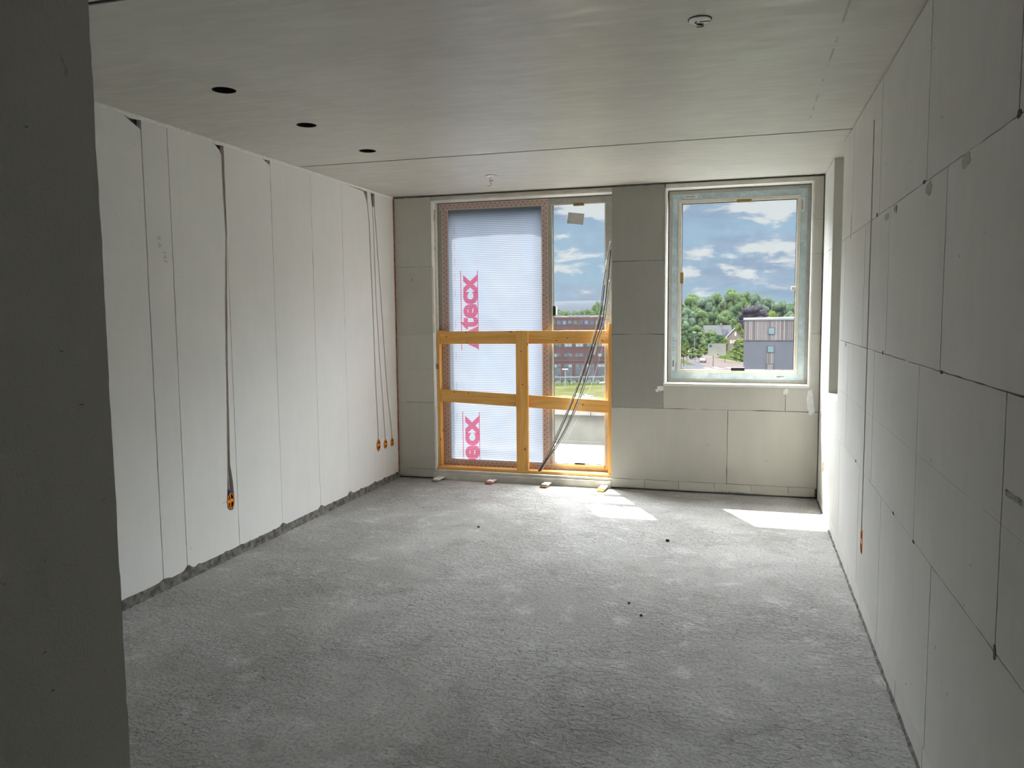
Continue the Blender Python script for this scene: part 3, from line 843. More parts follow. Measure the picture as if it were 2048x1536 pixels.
# plastic sheet
sh = empty('plastic_sheet', (0.92, FY0, 0.10), label='milky ribbed plastic sheet taped over the left half of the balcony door', cat='plastic sheet')
def S(v):            # world -> sheet local
    return (v[0] - 0.92, v[1] - FY0, v[2] - 0.10)
g = G()
nx, nz = 46, 110
SX0, SX1, SZ0, SZ1 = 0.462, 1.388, 0.160, 2.512
vs_, fs = [], []
for j in range(nz + 1):
    for i in range(nx + 1):
        x = SX0 + (SX1 - SX0) * i / nx; z = SZ0 + (SZ1 - SZ0) * j / nz
        e = min(1, min(i, nx - i) / 5, min(j, nz - j) / 5)
        o = 0.010 * noise.noise(Vector((x * 3.0, z * 1.6, 0))) + 0.004 * noise.noise(Vector((x * 9 + z * 4, z * 5, 4)))
        cr = 0.004 * abs(noise.noise(Vector((x * 5 - z * 6, 3, z * 2)))) if z < 0.7 or x < 0.62 else 0
        vs_.append(S((x, FY0 - 0.0008 + e * (0.022 + o + cr), z)))
for j in range(nz):
    for i in range(nx):
        a = j * (nx + 1) + i
        fs.append((a, a + 1, a + nx + 2, a + nx + 1))
g.add(vs_, fs)
film = g.build('sheet_film', m_sheet, sh, smooth=True, recalc=False)
# tape strips with their own strip coordinates
def strip(name, p0, p1, wdir, w, parent):
    p0, p1, wd = Vector(p0), Vector(p1), Vector(wdir)
    L = (p1 - p0).length
    n = 24
    me_v, uvs, fs = [], [], []
    for i in range(n + 1):
        for q in (0, 1):
            jt = 0.0025 * noise.noise(Vector((i * 0.9, q * 5, p0.x * 7 + p0.z)))
            p = p0.lerp(p1, i / n) + wd * (w * q + (jt if q else jt * 0.6))
            me_v.append(S(p)); uvs.append((L * i / n, w * q, 0))
    for i in range(n):
        fs.append((2 * i, 2 * i + 1, 2 * i + 3, 2 * i + 2))
    me = bpy.data.meshes.new(name)
    me.from_pydata(me_v, [], fs)
    at = me.attributes.new('strip', 'FLOAT_VECTOR', 'POINT')
    at.data.foreach_set('vector', [c for u in uvs for c in u])
    me.materials.append(m_tape)
    o = bpy.data.objects.new(name, me); COL.objects.link(o); o.parent = parent
    return o
TY = FY0 - 0.004
strip('tape', (0.402, TY, 0.100), (0.414, TY, 2.555), (1, 0, 0), 0.066, sh)
strip('tape', (1.436, TY, 0.165), (1.432, TY, 2.552), (-1, 0, 0), 0.062, sh)
strip('tape', (0.388, TY - 0.001, 2.560), (1.438, TY - 0.001, 2.560), (0, 0, -1), 0.058, sh)
strip('tape', (0.400, TY - 0.001, 0.100), (1.478, TY - 0.001, 0.100), (0, 0, 1), 0.064, sh)
# print on the sheet, reading upwards
PY = FY0 + 0.006
def up(x0, z0):
    return lambda x, y: S((x0 - y, PY, z0 + x))
cap = 0.145
for i, (ztop, zlow, txt, wd) in enumerate(((1.905, 1.215, 'Atecx', 0.69), (0.588, 0.165, 'ecx', 0.423))):
    text_mesh('print', txt, 0.262, up(0.743, zlow), m_print, film, bold=0.010, width=wd)
    g = G()
    for x in (0.592, 0.757):
        g.add([S((x - .004, PY, zlow - (0.01 if i == 0 else 0))), S((x + .004, PY, zlow - (0.01 if i == 0 else 0))), S((x + .004, PY, ztop + .035)), S((x - .004, PY, ztop + .035))], [(0, 1, 2, 3)])
    g.build('print_border', m_print, film, recalc=False)
for k in range(15):
    z = 0.25 + k * 0.145
    if k % 2 == 0 or k > 9:
        g = G(); g.add([S((0.533, PY, z)), S((0.5355, PY, z)), S((0.5355, PY, z + .07)), S((0.533, PY, z + .07))], [(0, 1, 2, 3)])
        g.build('print_dash', m_print, film, recalc=False)

# ------------------------------------------------------------------ timber guard across the door
tg = empty('timber_guard', (1.2, 6.90, 0.086), label='orange pine safety guard of rails and posts across the balcony door', cat='guard rail')
def wbox(name, mt, x0, x1, y0, y1, z0, z1, tilt=0.0, lab=None):
    g = G()
    dz = (x1 - x0) * tilt
    o = (1.2, 6.90, 0.086)
    g.add([(x - o[0], y - o[1], z - o[2] + (dz if x == x1 else 0)) for z in (z0, z1) for (x, y) in ((x0, y0), (x1, y0), (x1, y1), (x0, y1))],
          [(0, 3, 2, 1), (4, 5, 6, 7), (0, 1, 5, 4), (1, 2, 6, 5), (2, 3, 7, 6), (3, 0, 4, 7)])
    ob = g.build(name, mt, tg, bev=0.0025)
    if lab: ob['label'] = lab
    return ob
RY0, RY1 = 6.900, 6.928
wbox('rail', m_wood_x, 0.402, 1.993, RY0, RY1, 1.264, 1.380, 0.004)
wbox('rail', m_wood_x, 0.404, 1.993, RY0, RY1, 0.723, 0.836, -0.0425)
wbox('post', m_wood_z, 1.149, 1.262, RY0 - 0.029, RY0 - 0.001, 0.110, 1.386)
wbox('side_post', m_wood_z, 0.381, 0.4015, RY0 - 0.01, RY1 + 0.038, 0.112, 1.386)
wbox('side_post', m_wood_z, 1.9935, 2.0255, RY0 - 0.03, RY1 + 0.038, 0.112, 1.448)
wbox('bottom_board', m_wood_x, 0.381, 0.96, RY0 - 0.036, RY1 + 0.036, 0.0865, 0.1115)
wbox('bottom_board', m_wood_x, 0.962, 2.0255, RY0 - 0.036, RY1 + 0.036, 0.0865, 0.1115)
for x, z in ((0.47, 1.33), (0.67, 1.276), (1.52, 1.297), (1.935, 1.297), (0.66, 1.372), (1.62, 1.32), (0.68, 0.805), (0.54, 0.815), (1.76, 0.725), (1.2, 1.2), (1.21, 0.9)):
    g = G(); yy = (RY0 - 0.0293 if 1.15 < x < 1.26 else RY0 - 0.0003)
    smear(g, lambda s, t, d: (s - 1.2, yy + d - 6.90, t - 0.086), x, z, .006, .005, x * 7, 0.0004, 12)
    g.build('knot', M('dark_knot', (0.07, 0.025, 0.012), 0.7, 0.2, 0.2, 90) if 'dark_knot' not in bpy.data.materials else bpy.data.materials['dark_knot'], tg)

# torn scrap of clear film caught on the right end of the top rail
g = G(); vs_, fs = [], []
for j in range(9):
    for i in range(6):
        x = 1.945 + i * 0.0085 + 0.01 * noise.noise(Vector((j * .7, 1, i * .5))); z = 1.30 + j * 0.058
        vs_.append((x + j * 0.0035, 6.866 + 0.010 * noise.noise(Vector((i * .9, j * .8, 3))), z))
for j in range(8):
    for i in range(5):
        a = j * 6 + i
        fs.append((a, a + 1, a + 7, a + 6))
g.add(vs_, fs)
m_scrap, nt = new_mat('clear_film')
n_ = nt.ss(nt.noise(nt.n('ShaderNodeNewGeometry').outputs['Position'], 30, 4), 0.35, 0.7)
a_ = nt.n('ShaderNodeBsdfTransparent', {'Color': (1, 1, 1)})
b_ = nt.n('ShaderNodeBsdfPrincipled', {'Base Color': (0.72, 0.75, 0.74), 'Roughness': 0.25, 'Specular IOR Level': 0.6})
finish(nt, nt.n('ShaderNodeMixShader', {0: nt.m('MULTIPLY', n_, 0.55), 1: a_.outputs[0], 2: b_.outputs[0]}).outputs[0])
tag(g.build('film_scrap', m_scrap, smooth=True, recalc=False), 'crumpled scrap of clear film hanging over the right end of the top rail', 'plastic film')

# loose conduits leaning from the bottom board up to the right reveal
def bez(pts, n=40):
    out = []
    P = [Vector(p) for p in pts]
    for i in range(len(P) - 1):
        p0, p1, p2, p3 = P[max(i - 1, 0)], P[i], P[i + 1], P[min(i + 2, len(P) - 1)]
        for k in range(n // (len(P) - 1)):
            t = k / (n // (len(P) - 1))
            out.append(0.5 * ((2 * p1) + (p2 - p0) * t + (2 * p0 - 5 * p1 + 4 * p2 - p3) * t * t + (3 * p1 - p0 - 3 * p2 + p3) * t ** 3))
    out.append(P[-1])
    return out
LEAN = ((m_grey_cable, 0.0055, [(1.362, 6.842, 0.117), (1.516, 6.836, 0.411), (1.66, 6.834, 0.74), (1.783, 6.834, 1.067), (1.910, 6.838, 1.479), (1.951, 6.842, 1.781), (1.986, 6.85, 1.995), (2.012, 6.866, 2.156)], 'grey conduit with the widest lean, leftmost of those propped in the door opening'),
        (m_dark_cable, 0.0042, [(1.3765, 6.8365, 0.117), (1.5305, 6.8305, 0.411), (1.6745, 6.8285, 0.740), (1.7975, 6.8285, 1.067), (1.9245, 6.8325, 1.479), (1.9655, 6.8365, 1.781)], 'thin black strip along the leftmost leaning conduit, drawn as its shaded side'),
        (m_dark_cable, 0.0042, [(1.368, 6.826, 0.117), (1.54, 6.822, 0.375), (1.679, 6.820, 0.647), (1.80, 6.820, 0.97), (1.885, 6.822, 1.274), (1.951, 6.826, 1.478), (1.995, 6.836, 1.823), (2.016, 6.85, 2.079)], 'thin black strip along the steeper leaning conduit, drawn as its shaded side'),
        (m_grey_cable, 0.0055, [(1.3835, 6.8255, 0.117), (1.5555, 6.8215, 0.375), (1.6945, 6.8195, 0.647), (1.8155, 6.8195, 0.97), (1.9005, 6.8215, 1.274), (1.9665, 6.8255, 1.478), (2.0105, 6.8355, 1.823)], 'grey conduit leaning steeper, rightmost of those propped in the door opening'))
for mt, r, pts, lab in LEAN:
    g = G(); g.tube(bez(pts), r, 7)
    o = g.build('leaning_conduit' if mt is m_grey_cable else 'conduit_shade_line', mt, smooth=True)  # the black strands paint the shaded side of the grey conduits
    tag(o, lab, 'conduit', 'conduits leaning in the door opening')
    if mt is m_grey_cable:
        P = bez(pts); k = int(len(P) * (0.80 if 'leftmost' in lab else 0.62))
        g = G(); g.tube([P[k], P[k + 1], P[k + 2]], r * 1.55, 8)
        g.build('coupling', m_whitepl, o, smooth=True)

# little wooden block wedged at the left reveal, and white cable ducts on that reveal
g = G(); g.box(0.374, 0.402, 6.868, 6.889, 1.032, 1.078)
tag(g.build('wooden_wedge', M('reddish_wood', (0.42, 0.20, 0.13), 0.7, 0.2, 0.15, 60), bev=0.002), 'small reddish wooden block wedged beside the left post of the guard', 'wedge')
for z0, z1, lab in ((1.370, 1.972, 'white cover strip on the left door reveal above the top rail'), (0.10, 0.695, 'white cover strip at the bottom of the left door reveal')):
    g = G()
    g.box(0.3735, 0.3800, 6.822, 6.834, z0, z1); g.box(0.3735, 0.3800, 6.839, 6.851, z0, z1); g.box(0.3735, 0.3755, 6.834, 6.839, z0, z1)
    tag(g.build('cover_strip', m_sill), lab, 'cover strip', 'cover strips on the left reveal')

# ------------------------------------------------------------------ window (structure)
wn = empty('window_1', (0, 0, 0)); struct(wn, 'tall fixed window in a pale frame with blue protective film')
def mitred(g, x0, x1, z0, z1, w, y0, y1):
    o = [(x0, z0), (x1, z0), (x1, z1), (x0, z1)]
    i = [(x0 + w, z0 + w), (x1 - w, z0 + w), (x1 - w, z1 - w), (x0 + w, z1 - w)]
    for k in range(4):
        q = (k + 1) % 4
        a, b, c_, d = o[k], o[q], i[q], i[k]
        g.prism([a, b, c_, d], lambda s, t, dd: (s, dd, t), y0, y1)
FX0, FX1, FZ0, FZ1 = 2.500, 3.640, 0.940, 2.566
g = G(); mitred(g, FX0, FX1, FZ0, FZ1, 0.108, 6.964, 7.04)
g.build('frame', m_frame, wn, bev=0.002)
g = G(); mitred(g, FX0 + 0.028, FX1 - 0.028, FZ0 + 0.028, FZ1 - 0.028, 0.048, 6.9625, 6.966)
g.build('protective_film', m_film, wn)
g = G(); mitred(g, FX0 + 0.078, FX1 - 0.078, FZ0 + 0.078, FZ1 - 0.078, 0.030, 6.956, 6.99)
g.build('glazing_bead', m_frame_cream, wn, bev=0.003)
g = G(); mitred(g, FX0 + 0.106, FX1 - 0.106, FZ0 + 0.106, FZ1 - 0.106, 0.006, 6.985, 6.997)
mitred(g, FX0 - 0.008, FX1 + 0.006, FZ0 - 0.002, FZ1 + 0.006, 0.008, 6.966, 6.98)
g.build('gasket', m_gasket, wn)
g = G(); g.box(FX0 + 0.10, FX1 - 0.10, 7.000, 7.004, FZ0 + 0.10, FZ1 - 0.10)
g.build('pane', m_glass, wn)
for x0, x1, z0, z1, mt, lb in ((3.056, 3.173, 2.449, 2.472, m_ochre, 'ochre glazing packer'), (2.598, 2.626, 1.785, 1.880, m_ochre, 'ochre glazing packer'), (3.500, 3.532, 1.712, 1.744, m_frame_cream, 'cream glazing packer'), (3.029, 3.140, 1.040, 1.068, m_black, 'black glazing packer')):
    g = G(); g.box(x0, x1, 6.952, 6.990, z0, z1)
    tag(g.build('glazing_packer', mt, wn, bev=0.003), lb)
def label_(x0, x1, z0, z1, bars):
    g = G(); g.box(x0, x1, 6.9612, 6.9630, z0, z1)
    st = g.build('sticker', m_sticker, wn)
    g = G()
    for a0, a1, b0, b1 in bars:
        g.box(x0 + (x1 - x0) * a0, x0 + (x1 - x0) * a1, 6.9606, 6.9612, z0 + (z1 - z0) * b0, z0 + (z1 - z0) * b1)
    g.build('print_bars', m_ink, st)
label_(2.627, 2.733, 2.498, 2.527, [(.08 + .07 * k, .08 + .07 * k + (.045 if k % 3 else .03), .3, .72) for k in range(11)])
label_(3.556, 3.590, 2.352, 2.462, [(.25, .65, .12 + .07 * k, .12 + .07 * k + (.045 if k % 3 else .03)) for k in range(11)])
label_(3.372, 3.470, 0.980, 1.004, [(.25, .9, .45, .8), (.3, .6, .25, .42)])
label_(2.536, 2.556, 1.040, 1.135, [(.2, .75, .3, .9)])
g = G()
for k in range(5):
    g.box(2.541, 2.547, 6.9606, 6.963, 1.205 + k * 0.028, 1.213 + k * 0.028)
g.build('film_marks', m_ink, wn)

# notices stuck on the glass
def sheet_of_paper(name, cx, cz, w, h, rot, y, lab, extra=None):
    e = empty(name, (cx, y, cz), 0, lab, 'paper')
    c0, s0 = math.cos(rot), math.sin(rot)
    def q(u, v, d): return (u * c0 - v * s0, d, u * s0 + v * c0)
    g = G(); g.prism([(-w / 2, -h / 2), (w / 2, -h / 2), (w / 2, h / 2), (-w / 2, h / 2)], q, 0.0, 0.0006)
    g.build('page', m_paper, e)
    if extra:
        extra(e, q)
    return e
def logo1(e, q):
    g = G(); g.prism([(-0.062 + .012 * math.cos(a), -0.032 + .012 * math.sin(a)) for a in [k * math.pi / 8 for k in range(16)]], q, -0.0005, 0.0)
    g.build('faint_mark', M('faint_teal', (0.40, 0.47, 0.46), 0.8, 0.1, 0.05, 60), e)
def logo2(e, q):
    g = G(); g.prism([(-0.053 + .0125 * math.cos(a), 0.030 + .0125 * math.sin(a)) for a in [k * math.pi / 12 for k in range(24)]], q, -0.0005, 0.0)
    g.build('round_logo', m_teal, e)
    g = G()
    for z, x0, x1 in ((0.012, -.02, .06), (0.006, -.02, .045), (-0.008, -.01, .06), (-0.014, -.01, .06), (-0.022, .0, .06)):
        g.prism([(x0, z), (x1, z), (x1, z + .0015), (x0, z + .0015)], q, -0.0004, 0.0)
    g.build('printed_lines', M('pale_print', (0.40, 0.41, 0.42), 0.8, 0.1, 0.1, 90), e)
    g = G(); g.prism([(.002, -.047), (.014, -.047), (.014, -.038), (.002, -.038)], q, -0.0005, 0.0)
    g.build('small_emblem', m_ink, e)
sheet_of_paper('notice', 1.678, 2.377, 0.147, 0.097, -0.13, FY0 + 0.0248, 'tilted blank grey notice stuck high on the balcony door glass', logo1)
sheet_of_paper('notice', 2.910, 1.218, 0.150, 0.103, 0.0, 6.9985, 'notice with a teal dot stuck low on the window glass', logo2)

# ------------------------------------------------------------------ electrical boxes, conduits in the chases
def stadium(ry, rz, n=28):
    return [(ry * math.cos(2 * math.pi * k / n) * (1 if abs(math.sin(2 * math.pi * k / n)) < 2 else 1), rz * math.sin(2 * math.pi * k / n)) for k in range(n)]
def socket_box(y, z, ry, rz, side, lab, group, cross=True):
    """round flush box: ring, cross, dark back and blue connector; side -1 left wall (x=0), +1 right wall"""
    x = 0.0 if side < 0 else W
    e = empty('socket_box', (x, y, z), 0, lab, 'socket box', group)
    sx = 1 if side < 0 else -1           # into the room
    f = lambda s, t, d: (sx * d, s, t)
    o, i = stadium(ry, rz), stadium(ry - 0.0045, rz - 0.0045)
    n = len(o)
    g = G()
    for nm, mt_, d0, d1 in (('rim', m_orange, -0.003, 0.0018), ('sleeve', m_orange_back, -0.026, -0.003)):
        g = G()
        vs_ = [f(a, b, d) for d in (d0, d1) for a, b in o] + [f(a, b, d) for d in (d0, d1) for a, b in i]
        fs = []
        for k in range(n):
            q = (k + 1) % n
            fs += [(k, q, n + q, n + k), (2 * n + k, 2 * n + q, 3 * n + q, 3 * n + k), (n + k, n + q, 3 * n + q, 3 * n + k)]
        g.add(vs_, fs); g.build(nm, mt_, e)
    g = G(); g.prism(o, f, -0.028, -0.024); g.build('back', m_orange_back, e)
    if cross:
        g = G()
        g.prism([(-.0045, -rz + .004), (.0045, -rz + .004), (.0045, rz - .004), (-.0045, rz - .004)], f, -0.012, -0.001)
        hb = rz * 0.20
        g.prism([(-ry + .004, -hb), (ry - .004, -hb), (ry - .004, hb), (-ry + .004, hb)], f, -0.010, -0.002)
        g.build('cross_bar', m_orange, e)
    g = G(); g.tube([f(0, rz + 0.001, -0.012), f(-0.001, rz + 0.03, -0.012)], [0.011, 0.009], 10)
    g.build('connector', m_bluepl, e, smooth=True)
    return e
socket_box(4.254, 0.366, 0.034, 0.052, -1, 'orange socket box with a cross at the foot of the nearest chase, left wall', 'socket boxes in the white wall')
socket_box(6.386, 0.376, 0.036, 0.050, -1, 'tallest orange socket box of the three near the far left corner', 'socket boxes in the white wall')
socket_box(6.530, 0.362, 0.034, 0.038, -1, 'middle of the three orange socket boxes near the far left corner', 'socket boxes in the white wall')
socket_box(6.672, 0.356, 0.032, 0.036, -1, 'orange socket box closest to the far left corner', 'socket boxes in the white wall')
def double_box(y, z, lab, hw=0.029, hh=0.062):
    e = empty('socket_box', (W, y, z), 0, lab, 'socket box', 'socket boxes in the block wall')
    f = lambda s, t, d: (-d, s, t)
    g = G()
    n = 24
    out = [(hw * math.cos(a), (hh - hw) * (1 if math.sin(a) >= 0 else -1) + hw * math.sin(a)) for a in [2 * math.pi * (k + .5) / n for k in range(n)]]
    g.prism(out, f, -0.027, -0.020); g.build('back', m_orange_back, e)
    g = G()
    inn = [(a * 0.86, b * 0.93) for a, b in out]
    vs_ = [f(a, b, d) for d in (-0.02, 0.002) for a, b in out] + [f(a, b, d) for d in (-0.02, 0.002) for a, b in inn]
    fs = []
    for k in range(n):
        q = (k + 1) % n
        fs += [(k, q, n + q, n + k), (2 * n + k, 2 * n + q, 3 * n + q, 3 * n + k), (n + k, n + q, 3 * n + q, 3 * n + k)]
    g.add(vs_, fs)
    g.prism([(-hw * .86, -.012), (hw * .86, -.012), (hw * .86, .012), (-hw * .86, .012)], f, -0.012, 0.001)
    g.prism([(-.004, -hh * .9), (.004, -hh * .9), (.004, hh * .9), (-.004, hh * .9)], f, -0.016, -0.002)
    g.build('rim', m_orange, e)
    g = G(); g.tube([f(0.004, hh - 0.002, -0.010), f(0.008, hh + 0.03, -0.010)], [0.011, 0.008], 10)
    g.build('connector', m_dark_cable, e, smooth=True)
double_box(4.300, 0.364, 'double orange socket box low in the block wall at the foot of its long chase')
double_box(6.382, 0.352, 'orange socket box low in the sunlit strip of block wall beyond the recess', 0.027, 0.046)
def chase_pipe(path, x, r, mt, lab, group):
    g = G(); g.tube([(x, y, z) for y, z in path], r, 8)
    return tag(g.build('chase_conduit', mt, smooth=True), lab, 'conduit', group)
mid1 = [((a[0] + b[0]) / 2, a[1]) for a, b in zip(CH1[:8], CH1R[:8])]
mid1 = [(4.315, 2.60), (4.313, 2.54), (4.309, 2.36), (4.315, 2.05), (4.288, 1.645), (4.272, 1.30), (4.261, 1.015), (4.240, 0.60), (4.244, 0.50), (4.252, 0.44)]
GR = 'conduits sunk in the white wall'
chase_pipe(mid1, -0.011, 0.0085, m_buff, 'brownish conduit in the widest chase of the white wall', GR)
chase_pipe([(6.245, 2.60)] + C2, -0.009, 0.0062, m_buff, 'brownish conduit down to the tallest of the three far socket boxes', GR)
chase_pipe([(6.366, 2.60)] + C3, -0.009, 0.0056, m_buff, 'brownish conduit down to the middle far socket box', GR)
chase_pipe([(6.412, 2.60)] + C4, -0.009, 0.0056, m_buff, 'brownish conduit down to the socket box closest to the corner', GR)
chase_pipe([(CUT, 2.46), (CUT, 2.0), (CUT, 1.35), (CUT, 0.8), (CUT - 0.001, 0.455)], W + 0.0135, 0.0055, m_dark_cable, 'dark conduit in the long chase of the block wall', 'conduits sunk in the block wall')
chase_pipe([(6.382, 1.69), (6.382, 1.1), (6.382, 0.42)], W + 0.012, 0.0042, m_bluepl, 'thin blue conduit above the far box in the block wall', 'conduits sunk in the block wall')

# ------------------------------------------------------------------ ceiling fittings
for i, (x, y) in enumerate(SPOTS):
    g = G(); vs_, fs = [], []
    n = 36
    for r, z in ((0.0555, -0.0005), (0.0555, 0.10), (0.0, 0.10)):
        for k in range(n):
            w = 2 * math.pi * k / n
            vs_.append((r * math.cos(w), r * math.sin(w), z))
    for j in range(2):
        for k in range(n):
            fs.append((j * n + k, j * n + (k + 1) % n, (j + 1) * n + (k + 1) % n, (j + 1) * n + k))
    g.add(vs_, fs)
    o = g.build('recessed_spot_can', m_black, smooth=False, recalc=False)
    o.location = (x, y, H)
    tag(o, ('black round spot recess in the ceiling nearest the camera', 'black round spot recess in the ceiling, middle one of the row', 'black round spot recess in the ceiling closest to the ceiling joint')[i], 'ceiling spot', 'recessed spots in the ceiling')
def rosette(x, y, r, loops, lab, rot, mt):
    e = empty('ceiling_rose', (x, y, H), rot, lab, 'ceiling outlet', 'ceiling outlets')
    n = 36
    g = G()
    g.prism([(r * math.cos(2 * math.pi * k / n), r * math.sin(2 * math.pi * k / n)) for k in range(n)], lambda a, b, d: (a, b, -d), 0.0, 0.006)
    g.build('cover_plate', m_whitepl, e, bev=0.002)
    g = G(); g.ring((0, 0, -0.0015), (0, 0, 1), r, r + 0.0035, 0.0015, 36); g.build('shadow_gap', m_gasket, e)
    g = G(); g.box(-0.002, r * 0.93, 0.004, 0.013, -0.0066, -0.0055); g.build('slot', m_gasket, e)
    g = G(); g.tube(bez(loops, 60), 0.0016, 6); g.build('wire', mt, e, smooth=True)
    return e
rosette(2.958, 3.097, 0.040, [(-0.010, 0.004, -0.006), (-0.018, -0.004, -0.012), (-0.010, -0.012, -0.018), (0.006, -0.010, -0.020), (0.014, -0.016, -0.024), (0.002, -0.022, -0.026), (-0.010, -0.020, -0.025), (0.004, -0.024, -0.029), (0.014, -0.020, -0.032), (0.004, -0.026, -0.036), (-0.010, -0.024, -0.034)], 'white round ceiling outlet with black curled wire close to the camera', 0.0, m_black)
rosette(1.211, 6.005, 0.040, [(-0.006, 0, -0.006), (-0.002, -0.003, -0.018), (-0.010, 0, -0.028), (-0.012, 0.003, -0.038), (0.004, 0.006, -0.032), (0.012, 0.004, -0.040), (0.004, 0, -0.044), (-0.010, -0.002, -0.040), (-0.006, 0, -0.054), (0.000, 0, -0.066), (-0.008, 0, -0.078), (-0.032, 0, -0.079)], 'white round ceiling outlet with a dangling wire near the balcony door', 0.0, M('brown_wire', (0.10, 0.07, 0.04), 0.5, 0.3, 0.2, 60))

# ------------------------------------------------------------------ packers and grit on the floor
PK = [(0.425, 6.742, -0.10, m_greypl, 'grey'), (0.938, 6.768, -0.14, m_redpl, 'red'), (1.456, 6.745, -0.10, m_brnpl, 'brown'), (1.968, 6.715, -0.06, m_yelpl, 'yellow')]
where = ('at the left end of the door curb', 'left of the guard post', 'right of the guard post', 'in the sun patch')
for (x, y, rz, mt, cn), wh in zip(PK, where):
    for lev, (mm, dx, dy) in enumerate(((mt, -0.004, -0.012), (m_whitepl, 0.004, 0.008))):
        g = G()
        g.box(-0.030, 0.030, -0.062, 0.062, 0.0, 0.0145)
        o = g.build('packer', mm, bev=0.0025)
        o.location = (x + dx, y + dy, 0.001 + lev * 0.0150); o.rotation_euler = (0, 0, rz)
        g = G()
        if lev: g.box(-0.012, 0.012, -0.006, 0.006, 0.0142, 0.0152); g.build('slot', m_ink, o)
        tag(o, ('%s packer under a white one %s' % (cn, wh)) if lev == 0 else ('white packer lying on a %s one %s' % (cn, wh)), 'packer', 'packers along the door curb')
for x, y, r, lab in ((1.308, 5.31, 0.009, 'small dark stone on the concrete floor left of the sun patches'), (2.659, 5.299, 0.013, 'small dark stone on the concrete floor before the window wall'), (2.568, 4.092, 0.007, 'tiny dark stone on the concrete in the middle of the room'), (2.652, 3.934, 0.008, 'tiny dark stone nearer the camera than the other stones')):
    g = G(); g.blob((0, 0, r * 0.6), r, 2, 0.5, 1.4, (1, 0.8, 0.75))
    o = g.build('stone', m_debris, smooth=True); o.location = (x, y, 0)
    tag(o, lab, 'stone', 'stones on the floor')

OUT = 0.120      # outdoor colours dimmed to offset the strong sun and sky light
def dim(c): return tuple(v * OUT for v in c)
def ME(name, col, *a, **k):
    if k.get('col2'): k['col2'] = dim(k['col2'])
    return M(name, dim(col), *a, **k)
# ------------------------------------------------------------------ balcony outside the door
m_bright = M('pale_balcony_tiles', (0.17, 0.167, 0.16), 0.7, 0.2, 0.05, 8)
m_para = M('parapet_concrete', (0.118, 0.114, 0.10), 0.85, 0.15, 0.10, 6, 0.2)
m_cope = M('coping_concrete', (0.16, 0.153, 0.14), 0.8, 0.2, 0.08, 6)
g = G(); g.box(-3.0, 6.5, 7.13, 8.95, -0.15, 0.05)
struct(tag(g.build('balcony_floor', m_bright), 'sunlit pale balcony floor beyond the door'))
g = G(); g.box(-3.0, 6.5, 8.755, 8.92, 0.05, 0.385); g.box(-3.0, 6.5, 8.735, 8.755, 0.05, 0.085)
pp = struct(tag(g.build('balcony_parapet', m_para), 'low concrete balcony parapet in shade'))
g = G()
for x0, x1 in ((-3.0, -0.52), (-0.515, 1.487), (1.492, 3.49), (3.495, 6.5)):
    g.box(x0, x1, 8.715, 8.96, 0.385, 0.485)
g.build('coping', m_cope, pp, bev=0.006)

# ------------------------------------------------------------------ the town below: its grid is turned by YAW
GZ = -17.0
CY, SY = math.cos(YAW), math.sin(YAW)
def T(a, b, z=GZ):
    return Vector((EYE.x + a * CY - b * SY, a * SY + b * CY, z))
def away(name, a, b, lab, cat, group=None, turn=0.0):
    return empty(name, T(a, b), YAW + turn, lab, cat, group)

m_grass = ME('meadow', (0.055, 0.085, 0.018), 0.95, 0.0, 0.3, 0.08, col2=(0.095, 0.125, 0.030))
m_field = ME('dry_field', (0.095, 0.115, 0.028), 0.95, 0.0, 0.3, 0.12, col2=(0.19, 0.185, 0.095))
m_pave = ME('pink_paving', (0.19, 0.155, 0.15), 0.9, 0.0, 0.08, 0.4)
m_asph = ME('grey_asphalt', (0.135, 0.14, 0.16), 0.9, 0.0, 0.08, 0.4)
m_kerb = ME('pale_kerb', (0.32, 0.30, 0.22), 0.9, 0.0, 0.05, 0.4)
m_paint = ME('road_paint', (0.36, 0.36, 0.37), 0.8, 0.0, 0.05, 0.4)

def ground_poly(name, pts, mat, z, lab=None, kind='structure'):
    P = [T(a, b, GZ + z) for a, b in pts]
    g = G(); n = len(P)
    g.add([tuple(p) for p in P] + [(p.x, p.y, p.z - 0.3) for p in P], [list(range(n))] + [(i, (i + 1) % n, n + (i + 1) % n, n + i) for i in range(n)])
    o = g.build(name, mat)
    o['kind'] = kind
    if lab: o['label'] = lab
    return o
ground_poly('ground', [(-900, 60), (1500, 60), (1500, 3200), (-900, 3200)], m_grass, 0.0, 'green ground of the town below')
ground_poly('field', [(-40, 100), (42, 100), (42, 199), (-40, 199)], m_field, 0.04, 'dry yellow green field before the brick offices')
ground_poly('footpath', [(110.9, 470), (105.2, 452), (94.9, 386.5), (83.0, 341.6), (76.5, 316), (83.5, 316), (94.3, 376.2), (111.2, 440), (119, 470)], m_pave, 0.06, 'pink path winding towards the houses')
ground_poly('road', [(75.2, 351.6), (78.5, 327.0), (79.5, 305.0), (83, 270.6), (95, 215), (60, 215), (52.5, 245.5), (66.0, 300.0), (65, 351)], m_pave, 0.08, 'pink paved road with the grey car')
ground_poly('road', [(66.2, 300.0), (68.0, 290), (64.0, 262), (58, 235), (40, 235), (52, 270), (58, 300)], m_asph, 0.10, 'grey asphalt side road')
ground_poly('verge', [(62.0, 300.5), (64.8, 294.6), (63.6, 283), (62.8, 269.8), (60.2, 271), (61, 286)], m_grass, 0.16, 'green verge between the roads')
ground_poly('kerb', [(77.9, 330), (79.6, 308.5), (81.2, 285), (84.2, 262), (88, 240), (86.4, 240), (82.8, 262), (80.0, 285), (78.6, 308), (76.9, 330)], m_kerb, 0.22, 'pale kerb strip beside the road')
